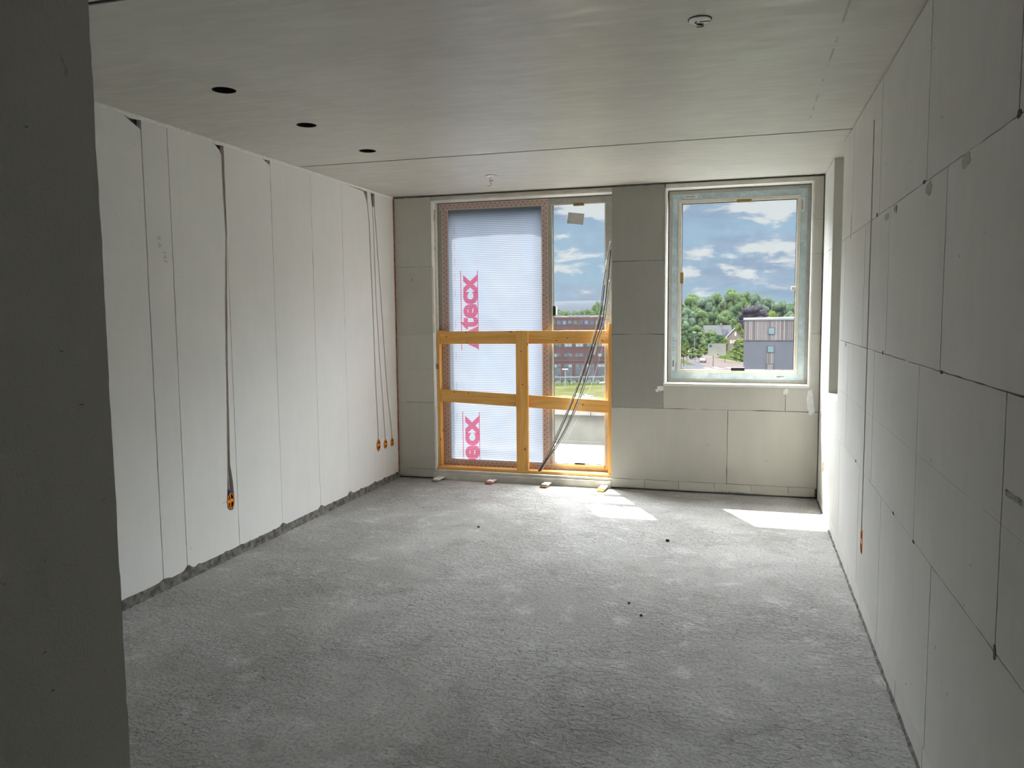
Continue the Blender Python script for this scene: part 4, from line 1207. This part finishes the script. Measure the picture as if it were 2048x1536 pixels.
for i, (a, b) in enumerate(((62.5, 252), (66.0, 255), (70.0, 253))):
    ground_poly('road_marking', [(a, b + 6), (a + 1.6, b + 6), (a + 1.3, b - 6), (a - 0.3, b - 6)], m_paint, 0.13)

# ---- distant wooded hills, haze painted in as blue
m_hill = ME('hazed_woodland', (0.014, 0.028, 0.052), 0.95, 0.05, 0.25, 0.02)
g = G(); vs_, fs = [], []
N = 160
for i in range(N + 1):
    a = -2600 + 5200 * i / N
    zt = 36 + 15 * noise.noise(Vector((a * 0.0016, 0, 0))) + 4 * noise.noise(Vector((a * 0.012, 4, 0))) + 2.5 * noise.noise(Vector((a * 0.05, 8, 0)))
    for bb, z in ((2700, GZ), (2850, zt * 0.55), (3000, zt), (3400, zt * 0.9)):
        vs_.append(tuple(T(a, bb, z)))
for i in range(N):
    for q in range(3):
        fs.append((4 * i + q, 4 * i + q + 1, 4 * i + 5 + q, 4 * i + 4 + q))
g.add(vs_, fs)
struct(tag(g.build('hills', m_hill, smooth=True), 'wooded hills on the horizon, painted hazy blue'))

# ---- trees
def leaf_mat(name, c1, c2, scale=1.2):
    m, nt = new_mat(name)
    co = nt.n('ShaderNodeTexCoord').outputs['Object']
    f = nt.ss(nt.noise(co, scale * 12.0, 6, 0.72), 0.36, 0.64)
    c1, c2 = dim(c1), dim(c2)
    c = nt.mix(f, c1, c2)
    c = nt.mix(nt.m('MULTIPLY', nt.ss(nt.noise(co, 3.0, 3, 0.6), 0.35, 0.65), 0.35), c, c1)
    bp = nt.n('ShaderNodeBump', {'Height': nt.noise(co, scale * 22.0, 4, 0.7), 'Strength': 1.0, 'Distance': 0.22}).outputs[0]
    a_ = nt.n('ShaderNodeBsdfDiffuse', {'Color': c, 'Normal': bp})
    b_ = nt.n('ShaderNodeBsdfTranslucent', {'Color': c, 'Normal': bp})
    finish(nt, nt.n('ShaderNodeMixShader', {0: 0.35, 1: a_.outputs[0], 2: b_.outputs[0]}).outputs[0])
    return m
L_mid = leaf_mat('mid_green_leaves', (0.19, 0.30, 0.12), (0.36, 0.50, 0.22))
L_dark = leaf_mat('dark_green_leaves', (0.11, 0.21, 0.09), (0.23, 0.37, 0.16))
L_blue = leaf_mat('bluish_green_leaves', (0.20, 0.31, 0.20), (0.38, 0.52, 0.33))
L_lime = leaf_mat('lime_green_leaves', (0.24, 0.34, 0.07), (0.42, 0.56, 0.15))
L_purp = leaf_mat('purple_leaves', (0.13, 0.10, 0.15), (0.24, 0.20, 0.27))
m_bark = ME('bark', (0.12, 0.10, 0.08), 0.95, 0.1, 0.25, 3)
def crown_mesh(name, nb, leaves, sub=2, tall=1.0):
    """unit crown: width 1, height `tall`, bottom at z = 0"""
    g = G()
    for i in range(nb):
        t = rnd.random()
        a = rnd.uniform(0, 2 * math.pi)
        rr = 0.30 * math.sqrt(max(0.05, 1 - (2 * t - 0.9) ** 2 * 0.8)) * math.sqrt(rnd.random())
        c_ = (rr * math.cos(a), rr * math.sin(a), tall * (0.14 + 0.72 * t))
        rad = rnd.uniform(0.085, 0.165) * (1.15 - 0.45 * t)
        g.blob(c_, rad, sub, 0.55, 2.2, (1, 1, 0.9 * min(1.3, tall)))
    base = list(g.v)
    for i in range(leaves):
        p = Vector(base[rnd.randrange(len(base))]) + Vector((rnd.gauss(0, .018), rnd.gauss(0, .018), rnd.gauss(0, .018)))
        u = Vector((rnd.gauss(0, 1), rnd.gauss(0, 1), rnd.gauss(0, 1))).normalized() * rnd.uniform(.007, .016)
        w = u.orthogonal().normalized() * rnd.uniform(.006, .013)
        g.add([p - u, p + w, p + u, p - w], [(0, 1, 2, 3)])
    o = g.build(name, L_mid, recalc=False, smooth=True)
    me = o.data
    bpy.data.objects.remove(o)
    return me
CROWNS = [crown_mesh('crown', 40, 7000, 2, 1.0), crown_mesh('crown', 44, 7500, 2, 1.15), crown_mesh('crown', 36, 6500, 2, 0.85)]
BUSH = [crown_mesh('foliage', 14, 700, 2, 0.7)]
_meshes = {}
def crown_copy(base, mat):
    k = (base.name, mat.name)
    if k not in _meshes:
        me = base.copy(); me.materials.clear(); me.materials.append(mat); _meshes[k] = me
    return _meshes[k]
g = G(); g.tube([(0, 0, 0), (0.1, 0, 0.5), (0, 0.05, 1.0)], [0.10, 0.075, 0.05], 8)
_t = g.build('trunk', m_bark, smooth=True); TRUNK = _t.data; bpy.data.objects.remove(_t)
def tree(a, b, ztop, width, mat, lab, group, kind=None, low=0.12, name='tree', base=None):
    e = away(name, a, b, lab, 'tree' if name == 'tree' else name, group, rnd.uniform(0, 6.28))
    hh = ztop - GZ
    me = crown_copy(CROWNS[kind if kind is not None else rnd.randrange(3)] if base is None else base, mat)
    zs = [v.co.z for v in me.vertices]; mz = max(zs)
    c = bpy.data.objects.new('crown', me); COL.objects.link(c); c.parent = e
    c.location = (0, 0, hh * low); c.scale = (width, width, hh * (1 - low) / mz)
    t = bpy.data.objects.new('trunk', TRUNK); COL.objects.link(t); t.parent = e
    k = width * 0.35
    t.scale = (k, k, hh * (low + 0.25))
    return e
hz = lambda u: 635.3 - 0.0093 * u
def tree_px(u, vtop, wpx, b, mat, lab, group, **k):          # size from its apparent width at distance b
    a = (u - 1024) / 1580 * b
    return tree(a, b, EYE.z + (hz(u) - vtop) / 1580 * b, wpx / 1580 * b * 1.25, mat, lab, group, **k)
WN = 'tall trees seen through the window'
far = [(1356, 590, 46, L_mid, 'green tree rising behind the window frame at its left edge'), (1383, 585, 48, L_mid, 'broad green tree at the left end of the wood in the window'), (1412, 588, 46, L_blue, 'bluish green tree second from the left in the far wood'),
       (1437, 581, 44, L_mid, 'green tree just left of the tallest one in the far wood'), (1461, 575, 50, L_mid, 'tallest tree of the wood seen through the window'), (1487, 578, 46, L_mid, 'tall green tree just right of the tallest one'),
       (1511, 582, 44, L_blue, 'tree behind the purple tree, where the wood starts to drop'), (1534, 592, 42, L_blue, 'bluish tree behind the wood clad building, left of two'), (1560, 597, 44, L_blue, 'low bluish tree above the window of the clad building'), (1586, 600, 44, L_blue, 'bluish tree at the right edge of the window')]
for i, (u, v, w, mt, lab) in enumerate(far):
    tree_px(u, v, w, 500 + (i % 2) * 26, mt, lab, WN, kind=i % 3, low=0.10)
near = [(1372, 612, 44, 425, L_blue, 'rounded tree in the second row at the left of the window'), (1397, 614, 40, 436, L_mid, 'rounded green tree of the second row, next to the leftmost'), (1424, 618, 38, 452, L_dark, 'dark tree of the second row, in the gap before the dome shaped one'),
        (1452, 617, 46, 432, L_mid, 'dome shaped green tree above the roof with solar panels'), (1476, 606, 40, 460, L_dark, 'dark green tree left of the purple tree'), (1508, 608, 60, 330, L_purp, 'purple leaved tree above the clad building'),
        (1546, 618, 46, 340, L_lime, 'light green tree just over the roof of the clad building'), (1579, 621, 40, 350, L_blue, 'bluish tree over the roof at the right edge of the window'),
        (1370, 645, 44, 360, L_dark, 'dark tree by the car park at the left edge of the window'), (1397, 648, 40, 372, L_mid, 'green tree beside the lamp post above the parked cars'), (1421, 658, 36, 350, L_mid, 'green tree left of the tan house, above the paper notice'),
        (1440, 666, 26, 340, L_dark, 'small dark tree before the roof with solar panels'), (1480, 643, 22, 385, L_lime, 'small bright green tree left of the clad building'), (1483, 676, 32, 318, L_lime, 'yellow green tree before the tan house')]
for i, (u, v, w, b, mt, lab) in enumerate(near):
    tree_px(u, v, w, b, mt, lab, 'nearer trees seen through the window', kind=i % 3, low=0.45 if mt is L_purp else 0.05)
for i, (u, v, w, b, mt, lab) in enumerate([(1372, 693, 22, 322, L_lime, 'yellow green shrub left of the path, leftmost in the window'), (1386, 694, 20, 306, L_mid, 'green shrub second from the left before the car park'), (1398, 699, 18, 314, L_mid, 'green shrub beside the path above the grey car'),
                                           (1470, 694, 22, 300, L_lime, 'lime shrub right of the paper notice'), (1484, 700, 20, 288, L_lime, 'lime shrub against the edge of the clad building'), (1412, 690, 12, 332, L_lime, 'small lime shrub at the left edge of the paper notice')]):
    tree_px(u, v, w, b, mt, lab, 'shrubs along the road', low=0.0, name='shrub', base=BUSH[0])
for i, (u, v, w, b, mt) in enumerate([(1100, 613, 26, 390, L_blue), (1118, 615, 24, 405, L_blue), (1134, 617, 22, 395, L_mid), (1149, 618, 22, 408, L_blue), (1164, 617, 22, 390, L_blue), (1179, 613, 24, 405, L_mid), (1197, 599, 34, 360, L_mid), (1216, 604, 32, 385, L_mid)]):
    tree_px(u, v, w, b, mt, ('leftmost tree behind the roof of the brick offices', 'second tree from the left behind the brick offices', 'third tree from the left behind the brick offices', 'fourth tree from the left behind the brick offices', 'fifth tree from the left behind the brick offices', 'sixth tree from the left, just before the tall one', 'tallest green tree behind the brick offices', 'tree behind the brick offices, right of the tallest and by the door frame')[i], 'trees behind the brick offices', kind=i % 3, low=0.08)
# woodland filling the gaps behind the separate trees
g = G()
for i in range(150):
    a = -120 + i * 2.6 + rnd.uniform(-1, 1); b = 590 + rnd.uniform(-12, 25)
    zt = (5 if a > 60 else 3) + 5 * noise.noise(Vector((a * .03, 0, 0)))
    p = T(a, b, (zt + GZ) / 2)
    g.blob(p, 6.0, 2, 0.6, 2.0, (1, 1, (zt - GZ) / 12))
tag(g.build('woodland', L_dark, smooth=False), 'dense wood behind the separate trees', 'woodland', None, 'stuff')

# saplings along the road
for i, (a, b, hh, lab) in enumerate([(64.2, 294.8, 6.5, 'thin sapling at the left end of the verge'), (67.2, 303, 7.5, 'thin sapling left of the grey car'), (74.4, 312, 6.5, 'sapling on the far side of the road behind the grey car'), (66.9, 262, 9.5, 'sapling below the paper notice'), (76.8, 284, 9.0, 'sapling right of the paper notice, first of two'), (80.8, 284, 9.5, 'sapling right of the paper notice, nearer the clad building'), (57.5, 264, 7.0, 'sapling in the bottom left corner of the window')]):
    e = away('sapling', a, b, lab, 'sapling', 'saplings along the road', rnd.uniform(0, 6))
    g = G(); g.tube([(0, 0, 0), (0.05, 0.02, hh * .5), (0, 0, hh * .8)], [0.13, 0.09, 0.05], 6); g.build('trunk', m_bark, e)
    c = bpy.data.objects.new('crown', crown_copy(CROWNS[i % 3], L_lime)); COL.objects.link(c); c.parent = e
    c.location = (0, 0, hh * .45); c.scale = (hh * .36, hh * .36, hh * .5)
for u, v, wh in ((1367, 727, 'leftmost of five'), (1375, 724, 'second from the left of five'), (1384, 720, 'middle of five'), (1392, 724, 'fourth of five, left of the car'), (1399, 729, 'fifth of five, just below the car')):
    b = 18.55 * 1580 / (v - 622.4)
    g = G(); g.tube([(0, 0, 0), (0, 0, 2.0)], 0.10, 6)
    o = g.build('bollard_post', m_gasket); o.location = T((u - 1024) / 1580 * b, b, GZ + 0.1)
    tag(o, 'dark slim post along the side road, ' + wh, 'post', 'posts along the side road')

# ---- brick office block
m_brick, nt = new_mat('red_brick_wall')
co = nt.n('ShaderNodeTexCoord').outputs['Object']
br = nt.n('ShaderNodeTexBrick', {'Vector': nt.n('ShaderNodeCombineXYZ', {0: nt.n('ShaderNodeSeparateXYZ', {0: co}).outputs[0], 1: nt.n('ShaderNodeSeparateXYZ', {0: co}).outputs[2]}).outputs[0], 'Color1': (*dim((0.17, 0.062, 0.058)), 1), 'Color2': (*dim((0.125, 0.050, 0.05)), 1), 'Mortar': (*dim((0.19, 0.14, 0.135)), 1), 'Scale': 1.0, 'Mortar Size': 0.02, 'Brick Width': 0.5, 'Row Height': 0.2})
c = nt.mix(nt.ss(nt.noise(co, 0.35, 5), 0.35, 0.7), br.outputs[0], dim((0.19, 0.085, 0.085)))
finish(nt, nt.n('ShaderNodeBsdfPrincipled', {'Base Color': c, 'Roughness': 0.9, 'Specular IOR Level': 0.1}).outputs[0])
def pane_mat(name, c1, c2):
    m, nt = new_mat(name)
    co = nt.n('ShaderNodeTexCoord').outputs['Object']
    c = nt.mix(nt.ss(nt.noise(co, 0.9, 3), 0.35, 0.65), dim(c1), dim(c2))
    finish(nt, nt.n('ShaderNodeBsdfPrincipled', {'Base Color': c, 'Roughness': 0.15, 'Specular IOR Level': 0.6}).outputs[0])
    return m
P_blue = pane_mat('pane_with_blue_blind', (0.16, 0.29, 0.55), (0.22, 0.36, 0.62))
P_grey = pane_mat('pane_grey', (0.10, 0.13, 0.15), (0.25, 0.29, 0.30))
P_pale = pane_mat('pane_with_pale_blind', (0.36, 0.42, 0.48), (0.48, 0.53, 0.58))
P_teal = pane_mat('pane_teal', (0.28, 0.42, 0.48), (0.36, 0.50, 0.55))
m_dark = ME('dark_frame', (0.05, 0.055, 0.065), 0.6, 0.3, 0.1, 1)
m_slate = ME('slate_panel', (0.10, 0.12, 0.14), 0.7, 0.2, 0.1, 1)
m_roofedge = ME('pale_roof_edge', (0.50, 0.50, 0.48), 0.8, 0.2, 0.15, 1)
bA, bB = 0.0, 215.0
bo = away('office_building', 18.0, bB, 'red brick office block with six rows of windows beyond the field', 'building')
bo.location = T(18.0, bB)
X0, X1 = -16.0, 20.0
HB = 17.45
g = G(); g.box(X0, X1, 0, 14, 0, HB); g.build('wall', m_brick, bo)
g = G()
for k in range(24):
    if k % 5 != 3: g.box(X0 + k * 1.5, X0 + k * 1.5 + 1.2, -0.12, 0.5, HB, HB + 0.22)
g.box(X0, X1, -0.06, 0.5, HB - 0.28, HB)
g.build('roof_edge', m_roofedge, bo)
g = G(); g.tube([(-2.6, 3, HB), (-2.0, 3, HB + 1.0)], 0.12, 6); g.build('roof_mast', m_dark, bo)
g = G(); g.box(X0, X1, -0.10, 0.0, 5.20, 5.42); g.build('string_course', ME('mauve_band', (0.20, 0.13, 0.13), 0.9, 0.1, 0.1, 1), bo)
def zrow(v): return EYE.z + (hz(1158) - v) / 1580 * bB - GZ
kp = 0
for u in [1107 + 10.95 * k - 32.8 for k in range(17)]:      # top row: single square lights
    x = (u + 11.6 - 1024) / 1580 * bB - 18.0
    if x < X0 + 1 or x > X1 - 1: continue
    z = zrow(645.3)
    g = G(); g.box(x - 0.56, x + 0.56, -0.05, 0.05, z - 0.62, z + 0.56); w = g.build('window', m_dark, bo)
    g = G(); g.box(x - 0.42, x + 0.42, -0.08, -0.045, z - 0.48, z + 0.42); g.build('pane', P_blue if kp % 4 == 0 else P_grey, w); kp += 1
for v in (668.5, 690.2, 710.2, 731.6, 752.0):
    for u in [1068.2 + 22.4 * k for k in range(-2, 9)]:
        x = (u + 1.5 - 1024) / 1580 * bB - 18.0
        if x < X0 + 1.2 or x > X1 - 1.2: continue
        z = zrow(v)
        g = G(); g.box(x - 1.10, x + 1.10, -0.05, 0.05, z - 0.56, z + 0.50); w = g.build('window', m_dark, bo)
        for sx in (-1, 1):
            g = G(); g.box(x + sx * 0.53 - 0.46, x + sx * 0.53 + 0.46, -0.08, -0.045, z - 0.42, z + 0.38); g.build('pane', (P_pale if rnd.random() < .6 else P_grey) if v < 745 else P_grey, w)
        if v == 731.6:
            g = G(); g.box(x - 1.10, x + 1.10, -0.06, 0.04, zrow(752.0) + 0.5, z - 0.56); g.build('infill_panel', m_slate, bo)
g = G(); g.box(X0, X1, -0.08, 0.0, 0, 0.75); g.build('plinth', m_slate, bo)

# ---- clad building on the right
m_clad, nt = new_mat('weathered_board_cladding')
co = nt.n('ShaderNodeTexCoord').outputs['Object']
sx = nt.n('ShaderNodeSeparateXYZ', {0: co}).outputs[0]
bd = nt.m('FLOOR', nt.m('DIVIDE', sx, 0.34))
rn = nt.n('ShaderNodeTexWhiteNoise', {'W': bd}, noise_dimensions='1D').outputs[0]
c = nt.mix(rn, dim((0.24, 0.195, 0.195)), dim((0.52, 0.445, 0.44)))
c = nt.mix(nt.m('LESS_THAN', nt.m('FRACT', nt.m('DIVIDE', sx, 0.34)), 0.16), c, dim((0.10, 0.08, 0.08)))
finish(nt, nt.n('ShaderNodeBsdfPrincipled', {'Base Color': c, 'Roughness': 0.85, 'Specular IOR Level': 0.15}).outputs[0])
m_greyclad = ME('blue_grey_cladding', (0.155, 0.165, 0.21), 0.7, 0.25, 0.06, 0.5)
cb = away('clad_building', 52.0, 140.0, 'building with weathered board top storey and blue grey lower walls', 'building')
cb.location = (EYE.x, 146.0, GZ); cb.rotation_euler = (0, 0, 0)
def cx(u): return 146.0 * math.tan(math.atan((u - 1024) / 1580) - YAW)
def cz(v): return EYE.z + (621.2 - v) / 1580 * 138.8 - GZ
xl, xr = cx(1488), 48.0
g = G(); g.box(xl, xr, 0, 22, 0, cz(681)); g.build('lower_wall', m_greyclad, cb)
g = G(); g.box(xl, xr, -0.08, 22.08, cz(681), cz(641)); g.build('board_cladding', m_clad, cb)
g = G(); g.box(xl, xr, -0.12, -0.02, cz(681.8), cz(680.4)); g.build('drip_edge', m_slate, cb)
g = G()
g.add([(xl - .1, -0.2, cz(641)), (xr, -0.2, cz(641)), (xr, -0.2, cz(628.5)), (xl - .1, -0.2, cz(638.5)), (xl - .1, 22, cz(641)), (xr, 22, cz(641)), (xr, 22, cz(628.5)), (xl - .1, 22, cz(638.5))],
      [(0, 1, 2, 3), (4, 7, 6, 5), (3, 2, 6, 7), (0, 3, 7, 4), (1, 5, 6, 2)])
g.build('roof', ME('pale_metal_roof', (0.27, 0.29, 0.31), 0.5, 0.4, 0.12, 1, stretch=(3, 1, 1)), cb)
for u0, u1, v0, v1, mt in ((1536, 1550, 655, 669.5, P_teal), (1535, 1549.5, 691.5, 705.5, P_teal), (1534.5, 1549, 727.5, 745, None)):
    g = G(); g.box(cx(u0), cx(u1), -0.16, 0.05, cz(v1), cz(v0)); w = g.build('window', m_dark, cb)
    g = G(); g.box(cx(u0 + 1.6), cx(u1 - 1.2), -0.19, -0.15, cz(v1 - 1.2), cz(v0 + 1.6)); g.build('pane', mt or pane_mat('pane_buff', (0.36, 0.35, 0.33), (0.44, 0.43, 0.40)), w)
g = G(); g.box(cx(1534.5), cx(1549), -0.12, 0.04, cz(727.5), cz(706)); g.build('board_panel', m_clad, cb)

# ---- houses between the trees
m_rooft = ME('grey_roof_tiles', (0.065, 0.065, 0.075), 0.8, 0.2, 0.1, 1)
m_tan = ME('tan_brick', (0.36, 0.28, 0.22), 0.9, 0.1, 0.1, 1)
m_solar = ME('solar_panel', (0.02, 0.04, 0.12), 0.6, 0.2, 0.2, 1)
def house(a, b, w, dpt, he, hr, turn, lab, wm, rm, gable_front, solar):
    e = away('house', a, b, lab, 'house', None, turn)
    g = G()
    if gable_front:
        g.prism([(-w / 2, 0), (w / 2, 0), (w / 2, he), (0, hr), (-w / 2, he)], lambda s, t, d: (s, d, t), 0, dpt); g.build('wall', wm, e)
        g = G()
        for s in (-1, 1):
            g.prism([(s * (w / 2 + .4), he - .35), (0, hr + .15), (0, hr + .45), (s * (w / 2 + .4), he)], lambda s_, t, d: (s_, d, t), -0.3, dpt + .3)
        g.build('roof', rm, e)
    else:
        g.box(-w / 2, w / 2, 0, dpt, 0, he); g.build('wall', wm, e)
        g = G(); g.prism([(-.4, he - .1), (dpt / 2, hr), (dpt + .4, he - .1)], lambda s, t, d: (d, s, t), -w / 2 - .3, w / 2 + .3); g.build('roof', rm, e)
        g = G(); g.box(w * .12, w * .12 + .9, dpt / 2 - .4, dpt / 2 + .4, hr - 0.6, hr + 1.1); g.build('chimney', wm, e)
    if solar:
        for sx in solar:
            k = (hr - he) / (dpt / 2 + .4)
            g = G(); g.add([(sx - 1.6, .2, he + k * .6 + .12), (sx + 1.6, .2, he + k * .6 + .12), (sx + 1.6, 2.6, he + k * 3.0 + .12), (sx - 1.6, 2.6, he + k * 3.0 + .12)], [(0, 1, 2, 3)])
            g.prism([(sx - 1.6, .2), (sx + 1.6, .2), (sx + 1.6, 2.6), (sx - 1.6, 2.6)], lambda s, t, d: (s, t, he + k * (t + .4) + d), 0.02, 0.12)
            g.build('solar_panel', m_solar, e)
    return e
def wins(e, lst):
    for x, z, w, h in lst:
        g = G(); g.box(x - w / 2, x + w / 2, -.08, .05, z - h / 2, z + h / 2); f = g.build('window', m_sticker, e)
        g = G(); g.box(x - w / 2 + .15, x + w / 2 - .15, -.12, -.07, z - h / 2 + .15, z + h / 2 - .15); g.build('pane', P_grey, f)
h1 = house((1440 - 1024) / 1580 * 395, 395, 13.5, 9, 5.4, 11.3, 0.05, 'row house with grey roof and two dark solar panels among the trees', m_tan, m_rooft, False, (-3.2, 3.3))
wins(h1, [(-4, 3.6, 1.4, 1.3), (0, 3.6, 1.4, 1.3), (4, 3.6, 1.4, 1.3)])
h2 = house((1470 - 1024) / 1580 * 372, 372, 8.2, 9, 5.2, 9.9, -0.25, 'tan house with a pointed gable beside the clad building', m_tan, m_rooft, True, None)
wins(h2, [(-1.6, 4.0, .8, 1.2), (-.2, 4.0, .8, 1.2), (2.5, 3.9, .7, 1.0), (0.3, 7.6, .5, 1.4)])
e = away('garden_wall', (1453 - 1024) / 1580 * 352, 352, 'tall tan brick pier left of the gabled house', 'wall pier')
g = G(); g.box(-1.0, 1.0, 0, 4.0, 0, 6.2); g.box(-1.1, 1.1, -.1, 4.1, 6.2, 6.4)
g.build('pier', m_tan, e)
g = G(); g.box(-5.5, -1.0, 1, 1.3, 2.2, 2.7); g.build('rail', m_whitepl, e)

# ---- cars
m_tyre = ME('tyre', (0.02, 0.02, 0.02), 0.8, 0.2, 0.2, 10)
m_carglass = ME('car_glass', (0.05, 0.06, 0.08), 0.1, 0.6, 0.1, 5)
def car(a, b, turn, paint, lab):
    e = away('car', a, b, lab, 'car', 'cars in the street', turn)
    e.location.z = GZ + 0.12
    side = [(-2.1, .35), (2.1, .35), (2.15, .75), (1.95, .95), (1.0, 1.02), (.35, 1.48), (-1.35, 1.50), (-2.0, 1.05), (-2.15, .8)]
    g = G(); g.prism(side, lambda s, t, d: (d * (1 - .10 * max(0, t - .95)), s, t), -.88, .88); g.build('body', paint, e, bev=0.06)
    g = G()
    g.prism([(.92, 1.06), (.38, 1.42), (-1.25, 1.44), (-1.8, 1.08)], lambda s, t, d: (d, s, t), -.87, .87)
    g.prism([(-.72, 1.05), (.72, 1.05), (.62, 1.42), (-.62, 1.42)], lambda s, t, d: (s, -2.02 + (t - 1.05) * 1.35 - d, t), 0.0, 0.05)
    g.build('glazing', m_carglass, e)
    for x in (-.86, .86):
        for y in (-1.35, 1.35):
            g = G(); g.ring((x - .1, y, .33), (1, 0, 0), .0, .33, .2, 18); g.build('wheel', m_tyre, e)
    for x in (-.65, .65):
        g = G(); g.box(x - .16, x + .16, -2.2, -2.1, .72, .9); g.build('tail_light', m_redpl, e)
    return e
m_silver = ME('silver_paint', (0.16, 0.18, 0.20), 0.35, 0.5, 0.05, 5)
m_blackp = ME('black_paint', (0.03, 0.035, 0.04), 0.3, 0.5, 0.1, 5)
m_whitep = ME('white_paint', (0.75, 0.76, 0.76), 0.35, 0.5, 0.05, 5)
m_bluep = ME('dark_blue_paint', (0.04, 0.06, 0.12), 0.3, 0.5, 0.1, 5)
car(68.9, 284.0, -0.35, m_silver, 'silver grey car driving away on the pink road')
for a, b, t, p, lab in ((79.6, 367.5, 1.2, m_blackp, 'black parked car in front of the dark tree, left of the path'), (75.2, 357.5, 1.2, m_bluep, 'dark blue parked car next to the black one'), (89.0, 398.0, 0.9, m_whitep, 'white parked car furthest up beside the path'), (97.5, 374.0, 0.5, m_blackp, 'dark car on the right side of the path'), (76.5, 350.0, 1.3, m_whitep, 'white parked car at the left edge of the window'), (89.0, 345.0, 1.4, m_blackp, 'dark car above the paper notice by the tan pier')):
    car(a, b, t, p, lab)

# ---- lamp posts
def lamp_post(a, b, hh, lab):
    e = away('street_lamp', a, b, lab, 'street lamp', 'street lamps')
    g = G(); g.tube([(0, 0, 0), (0, 0, hh)], [0.09, 0.06], 8); g.build('pole', ME('galvanised', (0.5, 0.52, 0.54), 0.5, 0.4, 0.1, 3) if 'galvanised' not in bpy.data.materials else bpy.data.materials['galvanised'], e)
    g = G(); g.box(-0.75, 0.75, -.22, .22, hh, hh + 0.26); g.build('lamp_head', m_whitep, e, bev=0.05)
lamp_post(13.2, 195.1, 4.3, 'white topped lamp post before the brick offices')
lamp_post(19.9, 172.0, 3.0, 'short lamp post in the field by the right edge of the door glass')
lamp_post((1390 - 1024) / 1580 * 350, 350, 9.0, 'street lamp before the trees in the window')

# ---- bicycles at the fence
m_steel = ME('bare_steel', (0.55, 0.56, 0.58), 0.4, 0.4, 0.1, 6)
be = away('bicycle', 0, 0, 'bicycle standing in the row against the fence of the brick offices', 'bicycle', 'bicycles at the fence')
for x in (-.55, .55):
    g = G(); g.ring((x, -.02, .35), (0, 1, 0), .30, .36, .04, 20)
    for k in range(6):
        w = math.pi * k / 6
        g.tube([(x + .31 * math.cos(w), 0, .35 + .31 * math.sin(w)), (x - .31 * math.cos(w), 0, .35 - .31 * math.sin(w))], .008, 4)
    g.build('wheel', m_steel, be)
g = G()
for p in ([(-.55, 0, .35), (-.2, 0, .82)], [(-.2, 0, .82), (.38, 0, .88)], [(-.05, 0, .33), (.38, 0, .84)], [(-.55, 0, .35), (-.05, 0, .33)], [(-.05, 0, .33), (-.22, 0, .95)], [(.55, 0, .35), (.36, 0, 1.0)]):
    g.tube(p, .03, 6)
g.build('frame', m_steel, be)
g = G(); g.tube([(.30, -.28, 1.02), (.36, 0, 1.05), (.30, .28, 1.02)], .022, 6); g.build('handlebar', m_dark, be)
g = G(); g.box(-.36, -.08, -.08, .08, .94, 1.0); g.build('saddle', m_dark, be, bev=.02)
for i in range(9):
    o = be if i == 0 else copy_tree(be)
    o.location = T(9.6 + i * 2.05 + rnd.uniform(-.2, .2), 203.0 + rnd.uniform(-.5, .5))
    o.rotation_euler = (0, R(rnd.uniform(-3, 3)), YAW + rnd.uniform(-.5, .5))
fe = away('fence', 17.0, 206.0, 'low pale rail fence behind the bicycles', 'fence')
g = G(); g.box(-13, 13, -.05, .05, 1.55, 1.75); g.build('rail', m_steel, fe)
for k in range(10):
    g = G(); g.box(-13 + k * 2.88 - .05, -13 + k * 2.88 + .05, -.05, .05, 0, 1.55); g.build('post', m_steel, fe)
g = G()
for i in range(40):
    g.blob(T(16.0 + max(-2, min(2, rnd.gauss(0, 1.1))), 170 + max(-5, min(5, rnd.gauss(0, 3))), GZ + 0.2), rnd.uniform(.2, .6), 1, .5, 1.5, (1, 1, .6))
tag(g.build('rubble', ME('rubble', (0.5, 0.48, 0.44), 0.9, 0.1, 0.25, 1)), 'heap of pale rubble in the field', 'rubble', None, 'stuff')
